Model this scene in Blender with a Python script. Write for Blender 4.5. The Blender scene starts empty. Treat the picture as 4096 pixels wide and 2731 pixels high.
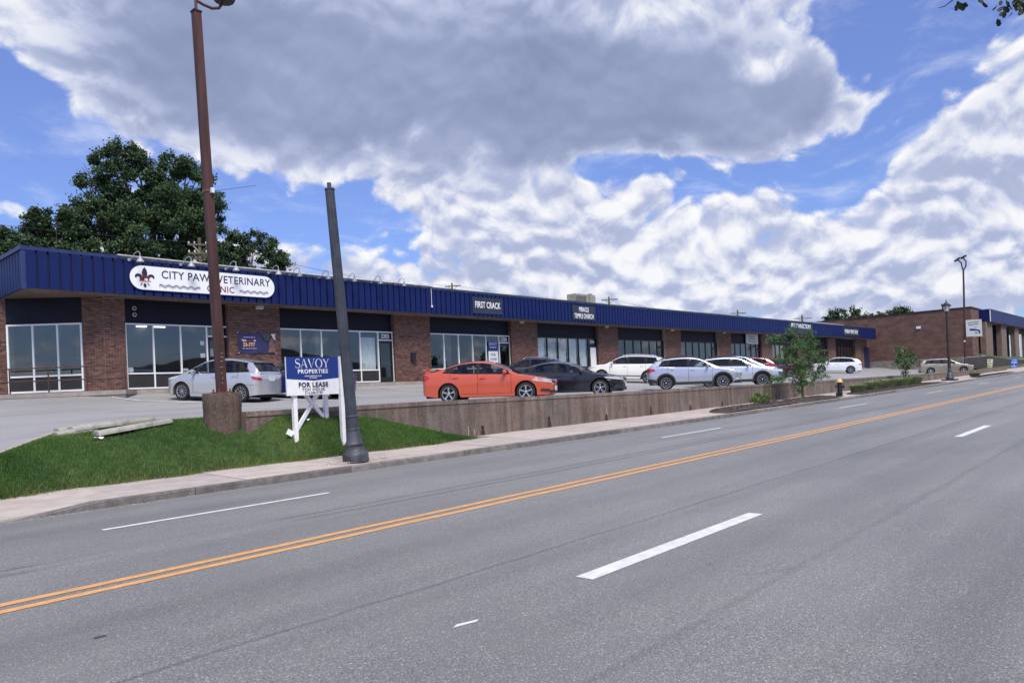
import bpy, math, random
import numpy as np
from mathutils import Vector, Matrix

random.seed(7); RNG = np.random.default_rng(7)
sc = bpy.context.scene
R = math.radians

# ------------------------------------------------------------------ camera
YAW, PIT, ROL = R(42.4), R(.37), R(2.62)
FW = Vector((math.cos(YAW)*math.cos(PIT), math.sin(YAW)*math.cos(PIT), math.sin(PIT)))
_rt = Vector((math.sin(YAW), -math.cos(YAW), 0)); _up = _rt.cross(FW)
RT = math.cos(ROL)*_rt - math.sin(ROL)*_up
UP = math.sin(ROL)*_rt + math.cos(ROL)*_up
cd = bpy.data.cameras.new('camera'); cam = bpy.data.objects.new('camera', cd); sc.collection.objects.link(cam)
cam.matrix_world = Matrix(((RT.x, UP.x, -FW.x, 0), (RT.y, UP.y, -FW.y, 0), (RT.z, UP.z, -FW.z, 0), (0, 0, 0, 1)))
cd.sensor_width = 36; cd.lens = 25.93; cd.shift_y = .0416; cd.clip_start = .05; cd.clip_end = 4000
sc.camera = cam

# ------------------------------------------------------------------ light and exposure
SUN_AZ, SUN_EL = R(-118), R(54)          # the sun stands behind the camera to the left, veiled by cloud
sc.view_settings.view_transform = 'Standard'; sc.view_settings.look = 'None'
sc.view_settings.exposure = .5; sc.view_settings.gamma = 1
sl = bpy.data.lights.new('sun', 'SUN'); sl.energy = 2.9; sl.angle = R(22); sl.color = (1, .945, .84)
so = bpy.data.objects.new('sun', sl); sc.collection.objects.link(so)
sd = Vector((math.cos(SUN_AZ)*math.cos(SUN_EL), math.sin(SUN_AZ)*math.cos(SUN_EL), math.sin(SUN_EL)))
so.rotation_euler = sd.to_track_quat('Z', 'Y').to_euler()

# ------------------------------------------------------------------ node helper
class G:
    def __init__(s, t): s.t = t
    def n(s, ty, **k):
        nd = s.t.nodes.new(ty)
        for a, b in k.items():
            if a.startswith('i_'):
                key = a[2:]; key = int(key) if key.isdigit() else key.replace('_', ' ')
                if isinstance(b, bpy.types.NodeSocket): s.t.links.new(b, nd.inputs[key])
                else: nd.inputs[key].default_value = b
            else: setattr(nd, a, b)
        return nd
    def m(s, op, a, b=None, c=None, clamp=False):
        nd = s.t.nodes.new('ShaderNodeMath'); nd.operation = op; nd.use_clamp = clamp
        for i, v in enumerate((a, b, c)):
            if v is None: continue
            if isinstance(v, (int, float)): nd.inputs[i].default_value = v
            else: s.t.links.new(v, nd.inputs[i])
        return nd.outputs[0]
    def vm(s, op, a, b=None, scale=None):
        nd = s.t.nodes.new('ShaderNodeVectorMath'); nd.operation = op
        for i, v in ((0, a), (1, b), (3, scale)):
            if v is None: continue
            if isinstance(v, bpy.types.NodeSocket): s.t.links.new(v, nd.inputs[i])
            else: nd.inputs[i].default_value = v
        return nd.outputs[0]
    def mix(s, f, a, b, blend='MIX'):
        nd = s.t.nodes.new('ShaderNodeMix'); nd.data_type = 'RGBA'; nd.blend_type = blend
        for i, v in ((0, f), (6, a), (7, b)):
            if isinstance(v, (int, float)): nd.inputs[i].default_value = v
            elif isinstance(v, (tuple, list)): nd.inputs[i].default_value = (*v[:3], 1)
            else: s.t.links.new(v, nd.inputs[i])
        return nd.outputs[2]
    def ss(s, v, a, b, lo=0., hi=1.):
        return s.n('ShaderNodeMapRange', interpolation_type='SMOOTHSTEP', i_0=v, i_1=a, i_2=b, i_3=lo, i_4=hi).outputs[0]
    def noise(s, vec, scale, detail=4., rough=.5, dist=0.):
        return s.n('ShaderNodeTexNoise', i_Vector=vec, i_Scale=scale, i_Detail=detail, i_Roughness=rough, i_Distortion=dist).outputs[0]
    def ramp(s, v, stops):
        nd = s.n('ShaderNodeValToRGB', i_0=v); e = nd.color_ramp.elements
        e[0].position, e[0].color = stops[0][0], (*stops[0][1], 1); e[1].position, e[1].color = stops[-1][0], (*stops[-1][1], 1)
        for p, c in stops[1:-1]:
            k = e.new(p); k.color = (*c, 1)
        return nd.outputs[0]

# ------------------------------------------------------------------ sky: clear air with a big grey cumulus and a bank of white ones
def build_sky():
    w = bpy.data.worlds.new('World'); sc.world = w; w.use_nodes = True; w.node_tree.nodes.clear(); g = G(w.node_tree)
    tc = g.n('ShaderNodeTexCoord').outputs['Generated']
    X, Y, Z = g.n('ShaderNodeSeparateXYZ', i_0=tc).outputs
    az = g.m('ARCTAN2', Y, X); el = g.m('ARCSINE', Z); Zp = g.m('MAXIMUM', Z, 0.)
    def proj(dz):                      # clouds shrink gently towards the horizon
        z = g.m('ADD', Zp, dz); k = g.m('DIVIDE', 1., g.m('MULTIPLY_ADD', z, .8, .75))
        return g.vm('SCALE', g.n('ShaderNodeCombineXYZ', i_0=X, i_1=Y, i_2=g.m('MULTIPLY', z, 1.05)).outputs[0], scale=k)
    q = proj(0.); up = proj(.017)
    wc = g.n('ShaderNodeTexNoise', i_Vector=q, i_Scale=5., i_Detail=2.).outputs[1]
    wv = g.vm('SCALE', g.vm('SUBTRACT', wc, (.5, .5, .5)), scale=.10)
    qa = g.vm('ADD', q, wv); qb = g.vm('ADD', up, wv)
    na = g.noise(qa, 6.2, 9., .60); nb = g.noise(qb, 6.2, 6., .60)
    vo = g.n('ShaderNodeTexVoronoi', feature='F1', i_Vector=g.vm('ADD', qa, g.vm('SCALE', wc, scale=.05)), i_Scale=28.).outputs[0]
    vb = g.n('ShaderNodeTexVoronoi', feature='F1', i_Vector=g.vm('ADD', qb, g.vm('SCALE', wc, scale=.05)), i_Scale=28.).outputs[0]
    na = g.m('ADD', na, g.m('MULTIPLY', g.m('SUBTRACT', .45, vo), .19)); nb = g.m('ADD', nb, g.m('MULTIPLY', g.m('SUBTRACT', .45, vb), .19))
    soft = g.noise(q, 7., 3., .5)
    def blobs(L):                      # azimuth, elevation, half widths in degrees, weight
        tot = None
        for a0, e0, ra, re, amp in L:
            dx = g.m('MULTIPLY', g.m('SUBTRACT', az, R(a0)), 1/R(ra)); dy = g.m('MULTIPLY', g.m('SUBTRACT', el, R(e0)), 1/R(re))
            rr = g.m('ADD', g.m('MULTIPLY', dx, dx), g.m('MULTIPLY', dy, dy))
            e = g.m('MULTIPLY', g.m('DIVIDE', 1., g.m('ADD', 1., g.m('MULTIPLY', rr, rr))), amp)
            tot = e if tot is None else g.m('ADD', tot, e)
        return tot
    cov = blobs(SKY_COVER); dark = blobs(SKY_DARK)
    c = g.m('ADD', na, cov); cb = g.m('ADD', nb, cov)
    alpha = g.ss(c, .475, .605)
    wisp = g.m('MULTIPLY', g.ss(g.noise(g.vm('MULTIPLY', qa, (1., 1., 3.4)), 6.5, 7., .62), .47, .78), .55)
    lit = g.ss(g.m('SUBTRACT', c, cb), -.115, .13)
    thin = g.ss(c, .75, .52)
    dk = g.m('MULTIPLY', g.ss(dark, .05, .85), g.ss(c, .54, .76), clamp=True)
    bright = g.m('ADD', g.m('MULTIPLY_ADD', lit, .54, .42), g.m('MULTIPLY', thin, .10))
    gloom = g.m('ADD', g.m('MULTIPLY_ADD', soft, .50, -.06), g.m('MULTIPLY', g.m('SUBTRACT', lit, .5), .14))
    shade = g.m('ADD', g.m('MULTIPLY', bright, g.m('SUBTRACT', 1., dk)), g.m('MULTIPLY', gloom, dk), clamp=True)
    ccol = g.ramp(shade, [(0, (.25, .31, .49)), (.25, (.345, .405, .61)), (.5, (.50, .56, .78)), (.72, (.74, .78, .93)), (1, (1.05, 1.05, 1.07))])
    sky = g.n('ShaderNodeTexSky', sky_type='NISHITA', sun_disc=False, sun_elevation=SUN_EL, sun_rotation=R(90)-SUN_AZ, air_density=1., dust_density=.3, ozone_density=3.)
    tint = g.ramp(g.m('MULTIPLY', Zp, 1.6), [(0, (.30, .40, .62)), (.10, (.40, .47, .67)), (.33, (.58, .60, .84)), (.75, (.86, .78, 1.04))])
    blue = g.vm('SCALE', g.mix(1., sky.outputs[0], tint, 'MULTIPLY'), scale=.13)
    blue = g.mix(wisp, blue, (.60, .64, .74))
    col = g.mix(alpha, blue, g.vm('SCALE', ccol, scale=.66))
    col = g.mix(g.ss(el, .09, -.02, 0., .4), col, (.42, .47, .64))
    bg = g.n('ShaderNodeBackground', i_Color=col, i_Strength=1.)
    g.t.links.new(bg.outputs[0], g.n('ShaderNodeOutputWorld').inputs[0])
    w.cycles.sampling_method = 'MANUAL'; w.cycles.sample_map_resolution = 256
SKY_COVER = [ (53.7, 24.3, 18.5, 5.0, 0.30), (30.7, 22.6, 15.5, 5.2, 0.36), (18.5, 19.9, 6.4, 2.7, 0.10), (12.0, 18.6, 2.9, 3.3, -0.25), (15.8, 15.7, 3.9, 2.3, -0.12), (67.3, 24.2, 7.0, 5.2, 0.24), (37.9, 11.8, 9.3, 3.9, 0.13), (25.9, 9.5, 16.5, 3.7, 0.15), (9.0, 13.2, 6.4, 7.4, 0.24), (12.9, 6.1, 9.7, 2.3, 0.07), (57.7, 18.0, 7.4, 1.4, 0.12), (49.4, 15.3, 4.3, 1.9, 0.12), (75.8, 17.1, 6.6, 4.5, -0.32), (69.9, 14.9, 6.4, 1.7, -0.14), (59.7, 13.3, 8.2, 2.3, -0.15), (14.5, 22.7, 5.0, 3.5, -0.45), (18.3, 13.2, 3.7, 2.3, -0.18), (46.7, 11.0, 4.3, 1.9, -0.08), (33.3, 16.1, 6.4, 0.8, -0.16), (23.8, 14.6, 3.5, 0.8, -0.16), (76.3, 13.6, 6.4, 1.2, 0.20), (56.3, 9.3, 8.2, 1.0, 0.14), (37.2, 7.9, 17.5, 2.1, 0.08), (17.5, 5.7, 15.5, 2.1, 0.10), (62.9, 18.9, 5.8, 1.7, 0.12), (45.0, 7.4, 17.5, 1.2, 0.10), (66.6, 10.6, 9.7, 1.2, 0.06), (52.4, 11.7, 5.8, 1.0, 0.06) ]
SKY_DARK = [ (46.2, 20.9, 19.4, 3.7, 0.75), (29.9, 19.3, 14.8, 3.7, 0.75), (58.4, 22.6, 8.7, 2.9, 0.45), (65.2, 24.5, 6.6, 3.5, 0.34), (19.3, 19.4, 8.2, 2.5, 0.45), (22.6, 21.3, 2.5, 1.2, -0.90), (44.0, 26.7, 25.2, 3.5, 0.40), (30.5, 26.0, 4.9, 1.6, -0.35), (25.8, 10.6, 17.5, 3.3, -0.30), (8.7, 11.9, 3.5, 3.5, 0.22) ]
build_sky()

# ------------------------------------------------------------------ mesh and scene helpers
COL = sc.collection
class MB:
    def __init__(s): s.v = []; s.f = []; s.m = []
    def add(s, vs, fs, mi=0):
        o = len(s.v); s.v += [tuple(p) for p in vs]
        for f in fs: s.f.append(tuple(i+o for i in f)); s.m.append(mi)
        return s
    def quad(s, a, b, c, d, mi=0): return s.add((a, b, c, d), ((0, 1, 2, 3),), mi)
    def poly(s, pts, mi=0): return s.add(pts, (tuple(range(len(pts))),), mi)
    def box(s, x0, x1, y0, y1, z0, z1, mi=0):
        return s.add([(x0,y0,z0),(x1,y0,z0),(x1,y1,z0),(x0,y1,z0),(x0,y0,z1),(x1,y0,z1),(x1,y1,z1),(x0,y1,z1)],
                     ((0,3,2,1),(4,5,6,7),(0,1,5,4),(1,2,6,5),(2,3,7,6),(3,0,4,7)), mi)
    def obox(s, c, a, b, d, mi=0):          # centre and three half vectors
        c, a, b, d = map(Vector, (c, a, b, d)); P = []
        for k in (-1, 1):
            for i, j in ((-1,-1),(1,-1),(1,1),(-1,1)): P.append(c+a*i+b*j+d*k)
        return s.add(P, ((0,3,2,1),(4,5,6,7),(0,1,5,4),(1,2,6,5),(2,3,7,6),(3,0,4,7)), mi)
    def bar(s, p, q, w, h=None, mi=0, side=None):       # square bar between two points
        p, q = Vector(p), Vector(q); d = q-p; h = h or w
        u = Vector(side) if side else Vector((0,0,1)) if abs(d.normalized().z) < .9 else Vector((1,0,0))
        a = d.cross(u).normalized(); b = d.cross(a).normalized()
        return s.obox((p+q)/2, d/2, a*w/2, b*h/2, mi)
    def tube(s, pts, r, n=8, mi=0, cap=True):
        pts = [Vector(p) for p in pts]; rs = r if isinstance(r, (list, tuple)) else [r]*len(pts); o = len(s.v); prev = None
        for i, p in enumerate(pts):
            t = (pts[min(i+1, len(pts)-1)]-pts[max(i-1, 0)]).normalized()
            if prev is None: a = t.orthogonal().normalized()
            else: a = (prev-t*prev.dot(t)).normalized()
            prev = a; b = t.cross(a)
            for k in range(n):
                q = p+(a*math.cos(2*math.pi*k/n)+b*math.sin(2*math.pi*k/n))*rs[i]; s.v.append(tuple(q))
        for i in range(len(pts)-1):
            for k in range(n):
                s.f.append((o+i*n+k, o+i*n+(k+1)%n, o+(i+1)*n+(k+1)%n, o+(i+1)*n+k)); s.m.append(mi)
        if cap:
            s.f.append(tuple(o+k for k in reversed(range(n)))); s.m.append(mi)
            s.f.append(tuple(o+(len(pts)-1)*n+k for k in range(n))); s.m.append(mi)
        return s
    def lathe(s, prof, n=16, c=(0,0,0), axis='z', mi=0, phase=0., close=True):
        o = len(s.v); c = Vector(c)
        for r, h in prof:
            for k in range(n):
                a = 2*math.pi*k/n+phase; x, y = r*math.cos(a), r*math.sin(a)
                s.v.append(tuple(c+Vector((x, y, h) if axis == 'z' else (x, h, -y) if axis == 'y' else (h, x, y))))
        for i in range(len(prof)-1):
            for k in range(n):
                s.f.append((o+i*n+k, o+i*n+(k+1)%n, o+(i+1)*n+(k+1)%n, o+(i+1)*n+k)); s.m.append(mi)
        if close:
            s.f.append(tuple(o+k for k in reversed(range(n)))); s.m.append(mi)
            s.f.append(tuple(o+(len(prof)-1)*n+k for k in range(n))); s.m.append(mi)
        return s
    def prism(s, pts, y0, y1, mi=0):        # outline in x,z extruded along y
        n = len(pts); P = [(x, y0, z) for x, z in pts]+[(x, y1, z) for x, z in pts]
        return s.add(P, [tuple(range(n)), tuple(reversed(range(n, 2*n)))]+[(i, i+n, (i+1) % n+n, (i+1) % n) for i in range(n)], mi)
    def grid(s, nu, nv, fn, mi=0):
        o = len(s.v)
        for i in range(nu+1):
            for j in range(nv+1): s.v.append(tuple(fn(i/nu, j/nv)))
        for i in range(nu):
            for j in range(nv):
                a = o+i*(nv+1)+j; s.f.append((a, a+nv+1, a+nv+2, a+1)); s.m.append(mi)
        return s
    def mesh(s, name, mats, org=(0,0,0), smooth=0):
        me = bpy.data.meshes.new(name); ox, oy, oz = org
        me.from_pydata([(x-ox, y-oy, z-oz) for x, y, z in s.v], [], s.f)
        for m in (mats if isinstance(mats, (list, tuple)) else [mats]): me.materials.append(m)
        if any(s.m): me.polygons.foreach_set('material_index', s.m)
        if smooth:
            me.polygons.foreach_set('use_smooth', [True]*len(s.f)); me.set_sharp_from_angle(angle=R(smooth))
        me.update(); return me
    def build(s, name, mats, parent=None, w=False, org=None, smooth=0):
        if org is None: org = parent.location if (parent and w) else (0, 0, 0)
        if parent is not None and parent.parent is not None and w: org = tuple(Vector(parent.location)+Vector(parent.parent.location))
        o = bpy.data.objects.new(name, s.mesh(name, mats, org, smooth)); COL.objects.link(o)
        if parent: o.parent = parent
        else: o.location = org
        return o
def tag(o, label=None, cat=None, group=None, kind=None):
    if label: o['label'] = label
    if cat: o['category'] = cat
    if group: o['group'] = group
    if kind: o['kind'] = kind
    return o
def thing(name, label, cat, loc=(0,0,0), rz=0., group=None):
    o = bpy.data.objects.new(name, None); COL.objects.link(o); o.location = loc; o.rotation_euler = (0, 0, rz); o.empty_display_size = .2
    return tag(o, label, cat, group)
def share(name, me, parent, loc=(0,0,0), rot=(0,0,0), scale=None):
    o = bpy.data.objects.new(name, me); COL.objects.link(o); o.parent = parent; o.location = loc; o.rotation_euler = rot
    if scale: o.scale = scale
    return o
def copy_tree(o, parent=None):
    c = o.copy(); COL.objects.link(c); c.parent = parent
    for ch in o.children: copy_tree(ch, c)
    return c
def txt(name, body, size, m, parent, loc, rot=(R(90),0,0), sx=1., ex=.004, align='CENTER', space=1., bold=0.):
    cu = bpy.data.curves.new('t', 'FONT'); cu.body = body; cu.size = size; cu.align_x = align; cu.align_y = 'CENTER'
    cu.extrude = ex; cu.space_character = space; cu.offset = bold; cu.resolution_u = 3
    ob = bpy.data.objects.new('t', cu); COL.objects.link(ob)
    dg = bpy.context.evaluated_depsgraph_get(); me = bpy.data.meshes.new_from_object(ob.evaluated_get(dg))
    bpy.data.objects.remove(ob); bpy.data.curves.remove(cu); me.name = name; me.materials.clear(); me.materials.append(m)
    return share(name, me, parent, loc, rot, (sx, 1, 1))

# ------------------------------------------------------------------ materials
MATS = {}
def mat(name, col, rough=.6, metal=0., var=0., vs=6., bump=0., bs=60., coat=0., spec=.5, col2=None, st=(1,1,1), emit=0., cr=.10, world=False, fine=0., fs=150.):
    if name in MATS: return MATS[name]
    m = bpy.data.materials.new(name); m.use_nodes = True; t = m.node_tree; g = G(t); b = t.nodes['Principled BSDF']
    b.inputs['Roughness'].default_value = rough; b.inputs['Metallic'].default_value = metal
    b.inputs['Coat Weight'].default_value = coat; b.inputs['Coat Roughness'].default_value = cr
    b.inputs['Specular IOR Level'].default_value = spec
    c = None
    if var or bump or fine:
        v = g.n('ShaderNodeNewGeometry').outputs['Position'] if world else g.n('ShaderNodeTexCoord').outputs['Object']
        v = g.vm('MULTIPLY', v, st)
    if var:
        a = tuple(x*(1-var) for x in col); d = col2 or tuple(min(1, x*(1+var)) for x in col)
        c = g.mix(g.ss(g.noise(v, vs, 5., .6), .3, .7), a, d)
    if fine:
        f = g.ss(g.noise(v, fs, 2., .6), .3, .7, 1-fine, 1+fine)
        c = g.vm('MULTIPLY', c if c is not None else col, g.n('ShaderNodeCombineXYZ', i_0=f, i_1=f, i_2=f).outputs[0])
    if c is not None: t.links.new(c, b.inputs['Base Color'])
    else: b.inputs['Base Color'].default_value = (*col, 1)
    if bump:
        bp = g.n('ShaderNodeBump', i_Strength=min(1., bump), i_Distance=.01, i_Height=g.noise(v, bs, 4., .6)); t.links.new(bp.outputs[0], b.inputs['Normal'])
    if emit:
        b.inputs['Emission Color'].default_value = (*col, 1); b.inputs['Emission Strength'].default_value = emit
    MATS[name] = m; return m
def glass(name, tint, ior=1.9, rough=0.):
    if name in MATS: return MATS[name]
    m = bpy.data.materials.new(name); m.use_nodes = True; t = m.node_tree; t.nodes.clear(); g = G(t)
    v = g.n('ShaderNodeTexCoord').outputs['Object']
    bp = g.n('ShaderNodeBump', i_Strength=.06, i_Distance=.02, i_Height=g.noise(v, 1.3, 1., .4))
    f0 = .5*((ior-1)/(ior+1))**2; fac = g.n('ShaderNodeLayerWeight').outputs[1]; fr = g.m('MULTIPLY_ADD', g.m('POWER', fac, 5.), 1-f0, f0)
    mx = g.n('ShaderNodeMixShader', i_0=fr, i_1=g.n('ShaderNodeBsdfTransparent', i_Color=(*tint, 1)).outputs[0],
             i_2=g.n('ShaderNodeBsdfGlossy', i_Color=(.95, .97, 1, 1), i_Roughness=rough, i_Normal=bp.outputs[0]).outputs[0])
    t.links.new(mx.outputs[0], g.n('ShaderNodeOutputMaterial').inputs[0]); MATS[name] = m; return m
def asphalt(name, base, seams=(), streak=.12, speck=.35, patch=.18, warm=0.):
    m = bpy.data.materials.new(name); m.use_nodes = True; t = m.node_tree; g = G(t); b = t.nodes['Principled BSDF']
    p = g.n('ShaderNodeNewGeometry').outputs['Position']; X, Y, Z = g.n('ShaderNodeSeparateXYZ', i_0=p).outputs
    big = g.ss(g.noise(g.vm('MULTIPLY', p, (.35, 1., 1.)), .5, 5., .6), .3, .7, 1-patch, 1+patch)
    st = g.ss(g.noise(g.vm('MULTIPLY', p, (.05, 1.6, 1.)), 1.1, 4., .55), .3, .7, 1-streak, 1+streak)
    sp1 = g.ss(g.noise(p, 95., 3., .7), .32, .68, 1-speck, 1+speck)
    sp2 = g.n('ShaderNodeTexVoronoi', i_Vector=p, i_Scale=120.).outputs[1]
    sp2 = g.ss(g.n('ShaderNodeSeparateColor', i_0=sp2).outputs[0], .86, 1., 1., 1+speck*2.4)
    f = g.m('MULTIPLY', g.m('MULTIPLY', big, st), g.m('MULTIPLY', sp1, sp2))
    wob = g.m('MULTIPLY', g.m('SUBTRACT', g.noise(p, .9, 5., .65), .5), .16)
    for y0, wd, dk in seams:
        ds = g.m('ABSOLUTE', g.m('ADD', g.m('SUBTRACT', Y, y0), wob))
        br = g.ss(g.noise(g.vm('MULTIPLY', p, (1., .3, 1.)), .35, 3., .6), .30, .5)
        f = g.m('MULTIPLY', f, g.m('SUBTRACT', 1., g.m('MULTIPLY', br, g.ss(ds, wd, wd*.15, 0., dk))))
    ck = g.n('ShaderNodeTexVoronoi', feature='DISTANCE_TO_EDGE', i_Vector=g.vm('ADD', g.vm('MULTIPLY', p, (.5, 1., 1.)), g.vm('SCALE', g.n('ShaderNodeTexNoise', i_Vector=p, i_Scale=2.2, i_Detail=5.).outputs[1], scale=.45)), i_Scale=.42).outputs[0]
    ck = g.m('MULTIPLY', g.ss(ck, .010, .002), g.ss(g.noise(p, .35, 2., .5), .56, .66))
    f = g.m('MULTIPLY', f, g.m('MULTIPLY_ADD', ck, -.20, 1.))
    hue = g.mix(g.ss(g.noise(p, 1.6, 3., .5), .35, .65), tuple(x*.97 for x in base), (base[0]*(1.02+warm), base[1]*1.01, base[2]*.98))
    t.links.new(g.vm('MULTIPLY', hue, g.n('ShaderNodeCombineXYZ', i_0=f, i_1=f, i_2=f).outputs[0]), b.inputs['Base Color'])
    b.inputs['Roughness'].default_value = .56; b.inputs['Specular IOR Level'].default_value = .5
    bp = g.n('ShaderNodeBump', i_Strength=.55, i_Distance=.006, i_Height=g.noise(p, 110., 3., .7)); t.links.new(bp.outputs[0], b.inputs['Normal'])
    return m

WHITE = mat('white_paint', (.80, .80, .80), .45, var=.04, vs=9)
BLACK = mat('black_rubber', (.012, .012, .014), .7)
DARKM = mat('dark_metal', (.02, .021, .026), .45, .3, var=.3, vs=5)
NAVY = mat('navy_panel', (.012, .016, .06), .5, var=.25, vs=2)

# ------------------------------------------------------------------ ground shapes
def road_z(x):  return -1.45+.006*x+.00004*x*x if x > -40 else -1.626
def walk_z(x):  return road_z(x)+.14
def lot_z(x, y):
    z = float(np.interp(y, [13.9, 18.5, 20, 24.7, 28, 29.4], [-.46, -.42, -.36, -.06, .2, .44]))
    if x < 9: z -= min(1.2, .0052*(9-x)**2*float(np.interp(y, [14, 30], [1.1, .8])))
    if x > 88: z += .0006*(x-88)**2
    return z
ground = MB().grid(40, 40, lambda u, v: ((u-.5)*6000, (v-.5)*6000, -1.95)).build('ground', mat('far_ground', (.10, .11, .07), .9, var=.3, vs=.02))
tag(ground, kind='structure')
XS = sorted(set([-45, -30, -15, -6]+list(range(-4, 120, 2))+[130, 150, 180, 220, 260]))
def strip(ys, zf, xs=XS):
    b = MB(); n = len(ys)
    for x in xs:
        for y in ys: b.v.append((x, y, zf(x)))
    for i in range(len(xs)-1):
        for j in range(n-1): b.f.append((i*n+j, (i+1)*n+j, (i+1)*n+j+1, i*n+j+1)); b.m.append(0)
    return b
ROADM = asphalt('road_asphalt', (.190, .189, .186), streak=.08, speck=.40, patch=.10, seams=((8.0, .045, .5), (7.74, .12, .28), (4.18, .04, .34), (4.0, .22, .10), (2.18, .06, .16), (9.9, .3, .08), (5.3, .4, .08), (.9, .3, .14)))
road = strip([-7, -3, 0, 2, 4, 6.5, 9, 11.42], road_z).build('road', ROADM); tag(road, kind='structure')
def worn_paint(name, col, under=(.16, .158, .16)):
    m = bpy.data.materials.new(name); m.use_nodes = True; t = m.node_tree; g = G(t); b = t.nodes['Principled BSDF']; p = g.n('ShaderNodeNewGeometry').outputs['Position']
    f = g.ss(g.noise(p, 7., 6., .7), .3, .75, .82, 1.1); c = g.vm('MULTIPLY', col, g.n('ShaderNodeCombineXYZ', i_0=f, i_1=f, i_2=f).outputs[0])
    chip = g.m('MAXIMUM', g.ss(g.noise(p, 38., 4., .65), .66, .71), g.ss(g.noise(p, 9., 6., .7), .70, .76))
    t.links.new(g.mix(g.m('MULTIPLY', chip, .8), c, under), b.inputs['Base Color']); b.inputs['Roughness'].default_value = .65
    bp = g.n('ShaderNodeBump', i_Strength=.5, i_Distance=.005, i_Height=g.noise(p, 100., 3., .7)); t.links.new(bp.outputs[0], b.inputs['Normal']); return m
PAINTW = worn_paint('road_paint_white', (.70, .71, .69)); PAINTY = worn_paint('road_paint_yellow', (.72, .36, .12))
def mark(name, x0, x1, y, wd, m, dz=.004, jag=0.):
    n = max(2, int((x1-x0)/.7)); b = MB()
    for i in range(n+1):
        x = x0+(x1-x0)*i/n; e = random.uniform(-jag, jag)
        b.v += [(x, y-wd/2+e, road_z(x)+dz), (x, y+wd/2+e, road_z(x)+dz)]
    for i in range(n): b.f.append((2*i, 2*i+2, 2*i+3, 2*i+1)); b.m.append(0)
    return b.build(name, m, road)
for y in (6.37, 6.60): mark('centre_line', -30, 200, y, .105, PAINTY, jag=.009)
for i in range(-2, 8):
    x = 4.35+12.2*i; mark('lane_dash', x, x+2.95, 3.34, .16 if i == 0 else .15, PAINTW)
    x = 3.1+12.5*i; mark('lane_dash', x, x+3.1, 9.42, .10, PAINTW)
# a worn scrap of old paint and a flattened dark scrap
MB().add([(3.02, 3.335, road_z(3.1)+.003), (3.20, 3.30, road_z(3.1)+.003), (3.23, 3.325, road_z(3.1)+.003), (3.08, 3.365, road_z(3.1)+.003)], ((0, 1, 2, 3),)).build('paint_scrap', PAINTW, road)
MB().add([(1.60, 5.09, road_z(1.6)+.003), (1.67, 5.08, road_z(1.6)+.003), (1.675, 5.12, road_z(1.6)+.003), (1.61, 5.125, road_z(1.6)+.003)], ((0, 1, 2, 3),)).build('tar_spot', mat('tar', (.05, .05, .07), .6), road)

# far kerb and pavement, slab by slab
KERBM = [mat('kerb_%d' % i, c, .85, var=.28, vs=5, bump=.8, bs=35, world=True, fine=.2, fs=60) for i, c in enumerate(((.15, .135, .125), (.125, .112, .104), (.18, .162, .15)))]
SLABM = [mat('slab_%d' % i, c, .85, var=.12, vs=2.5, bump=.4, bs=50, world=True, fine=.07, fs=70) for i, c in enumerate(((.45, .385, .345), (.42, .36, .325), (.47, .40, .36), (.41, .355, .325)))]
pav = strip([11.52, 14.0], lambda x: road_z(x)+.04, [x for x in XS if 4 <= x <= 150]).build('pavement', mat('bed_soil', (.10, .085, .075), .95, var=.4, vs=8)); tag(pav, kind='structure')
kerb = strip([11.44, 11.50], lambda x: road_z(x)-.1, [x for x in XS if 0 <= x <= 150]).build('kerb', KERBM[1]); tag(kerb, kind='structure')
def kerb_drop(x): return 0. if x > 3.6 else min(.12, (3.6-x)*.13)          # the kerb sinks towards the driveway
x = 2.2; i = 0
while x < 140:
    L = 2.9 if x < 40 else 6.
    b = MB(); n = 6
    for k in range(n+1):
        xx = x+.008+(L-.016)*k/n; j = random.uniform(-.006, .006); c = kerb_drop(xx)
        b.v += [(xx, 11.40+j, road_z(xx)-.06), (xx, 11.41+j, road_z(xx)+.095-c+j), (xx, 11.43+j, road_z(xx)+.112-c), (xx, 11.505, road_z(xx)+.116-c), (xx, 11.505, road_z(xx)-.06)]
    for k in range(n):
        for q in range(4): b.f.append((k*5+q, k*5+q+5, k*5+q+6, k*5+q+1)); b.m.append(0)
    b.f += [(0, 1, 2, 3, 4), tuple(n*5+q for q in (4, 3, 2, 1, 0))]; b.m += [0, 0]
    b.build('kerb_stone', KERBM[i % 3], kerb, smooth=40); x += L; i += 1
x = 2.14; i = 0
while x < 140:
    L = 1.93 if x < 50 else 5.8
    y1 = 13.22 if x < 12 else 13.9; c0, c1 = kerb_drop(x), kerb_drop(x+L); dz = random.uniform(-.006, .006); e = .007
    P = [(x+e, 11.515, road_z(x)+.118-c0), (x+L-e, 11.515, road_z(x+L)+.118-c1), (x+L-e, y1, road_z(x+L)+.16-c1*.3), (x+e, y1, road_z(x)+.16-c0*.3)]
    P = [(a, b_, c+dz) for a, b_, c in P]
    MB().add(P+[(a, b_, c-.09) for a, b_, c in P], ((0, 1, 2, 3), (0, 4, 5, 1), (1, 5, 6, 2), (2, 6, 7, 3), (3, 7, 4, 0))).build('pavement_slab', SLABM[i*7 % 4], pav)
    x += L; i += 1
# driveway apron and near side of the street
apron = MB().grid(8, 6, lambda u, v: (-8+10.4*u, 10.9+3.3*v, road_z(-8+10.4*u)+.006+float(np.interp(10.9+3.3*v, [10.9, 11.6, 14.2], [0, .03, .62])))).build('driveway', SLABM[1]); tag(apron, kind='structure')
near = MB().box(-40, 120, -11, -7, -1.9, -1.30).build('near_pavement', SLABM[2]); tag(near, kind='structure')
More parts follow.
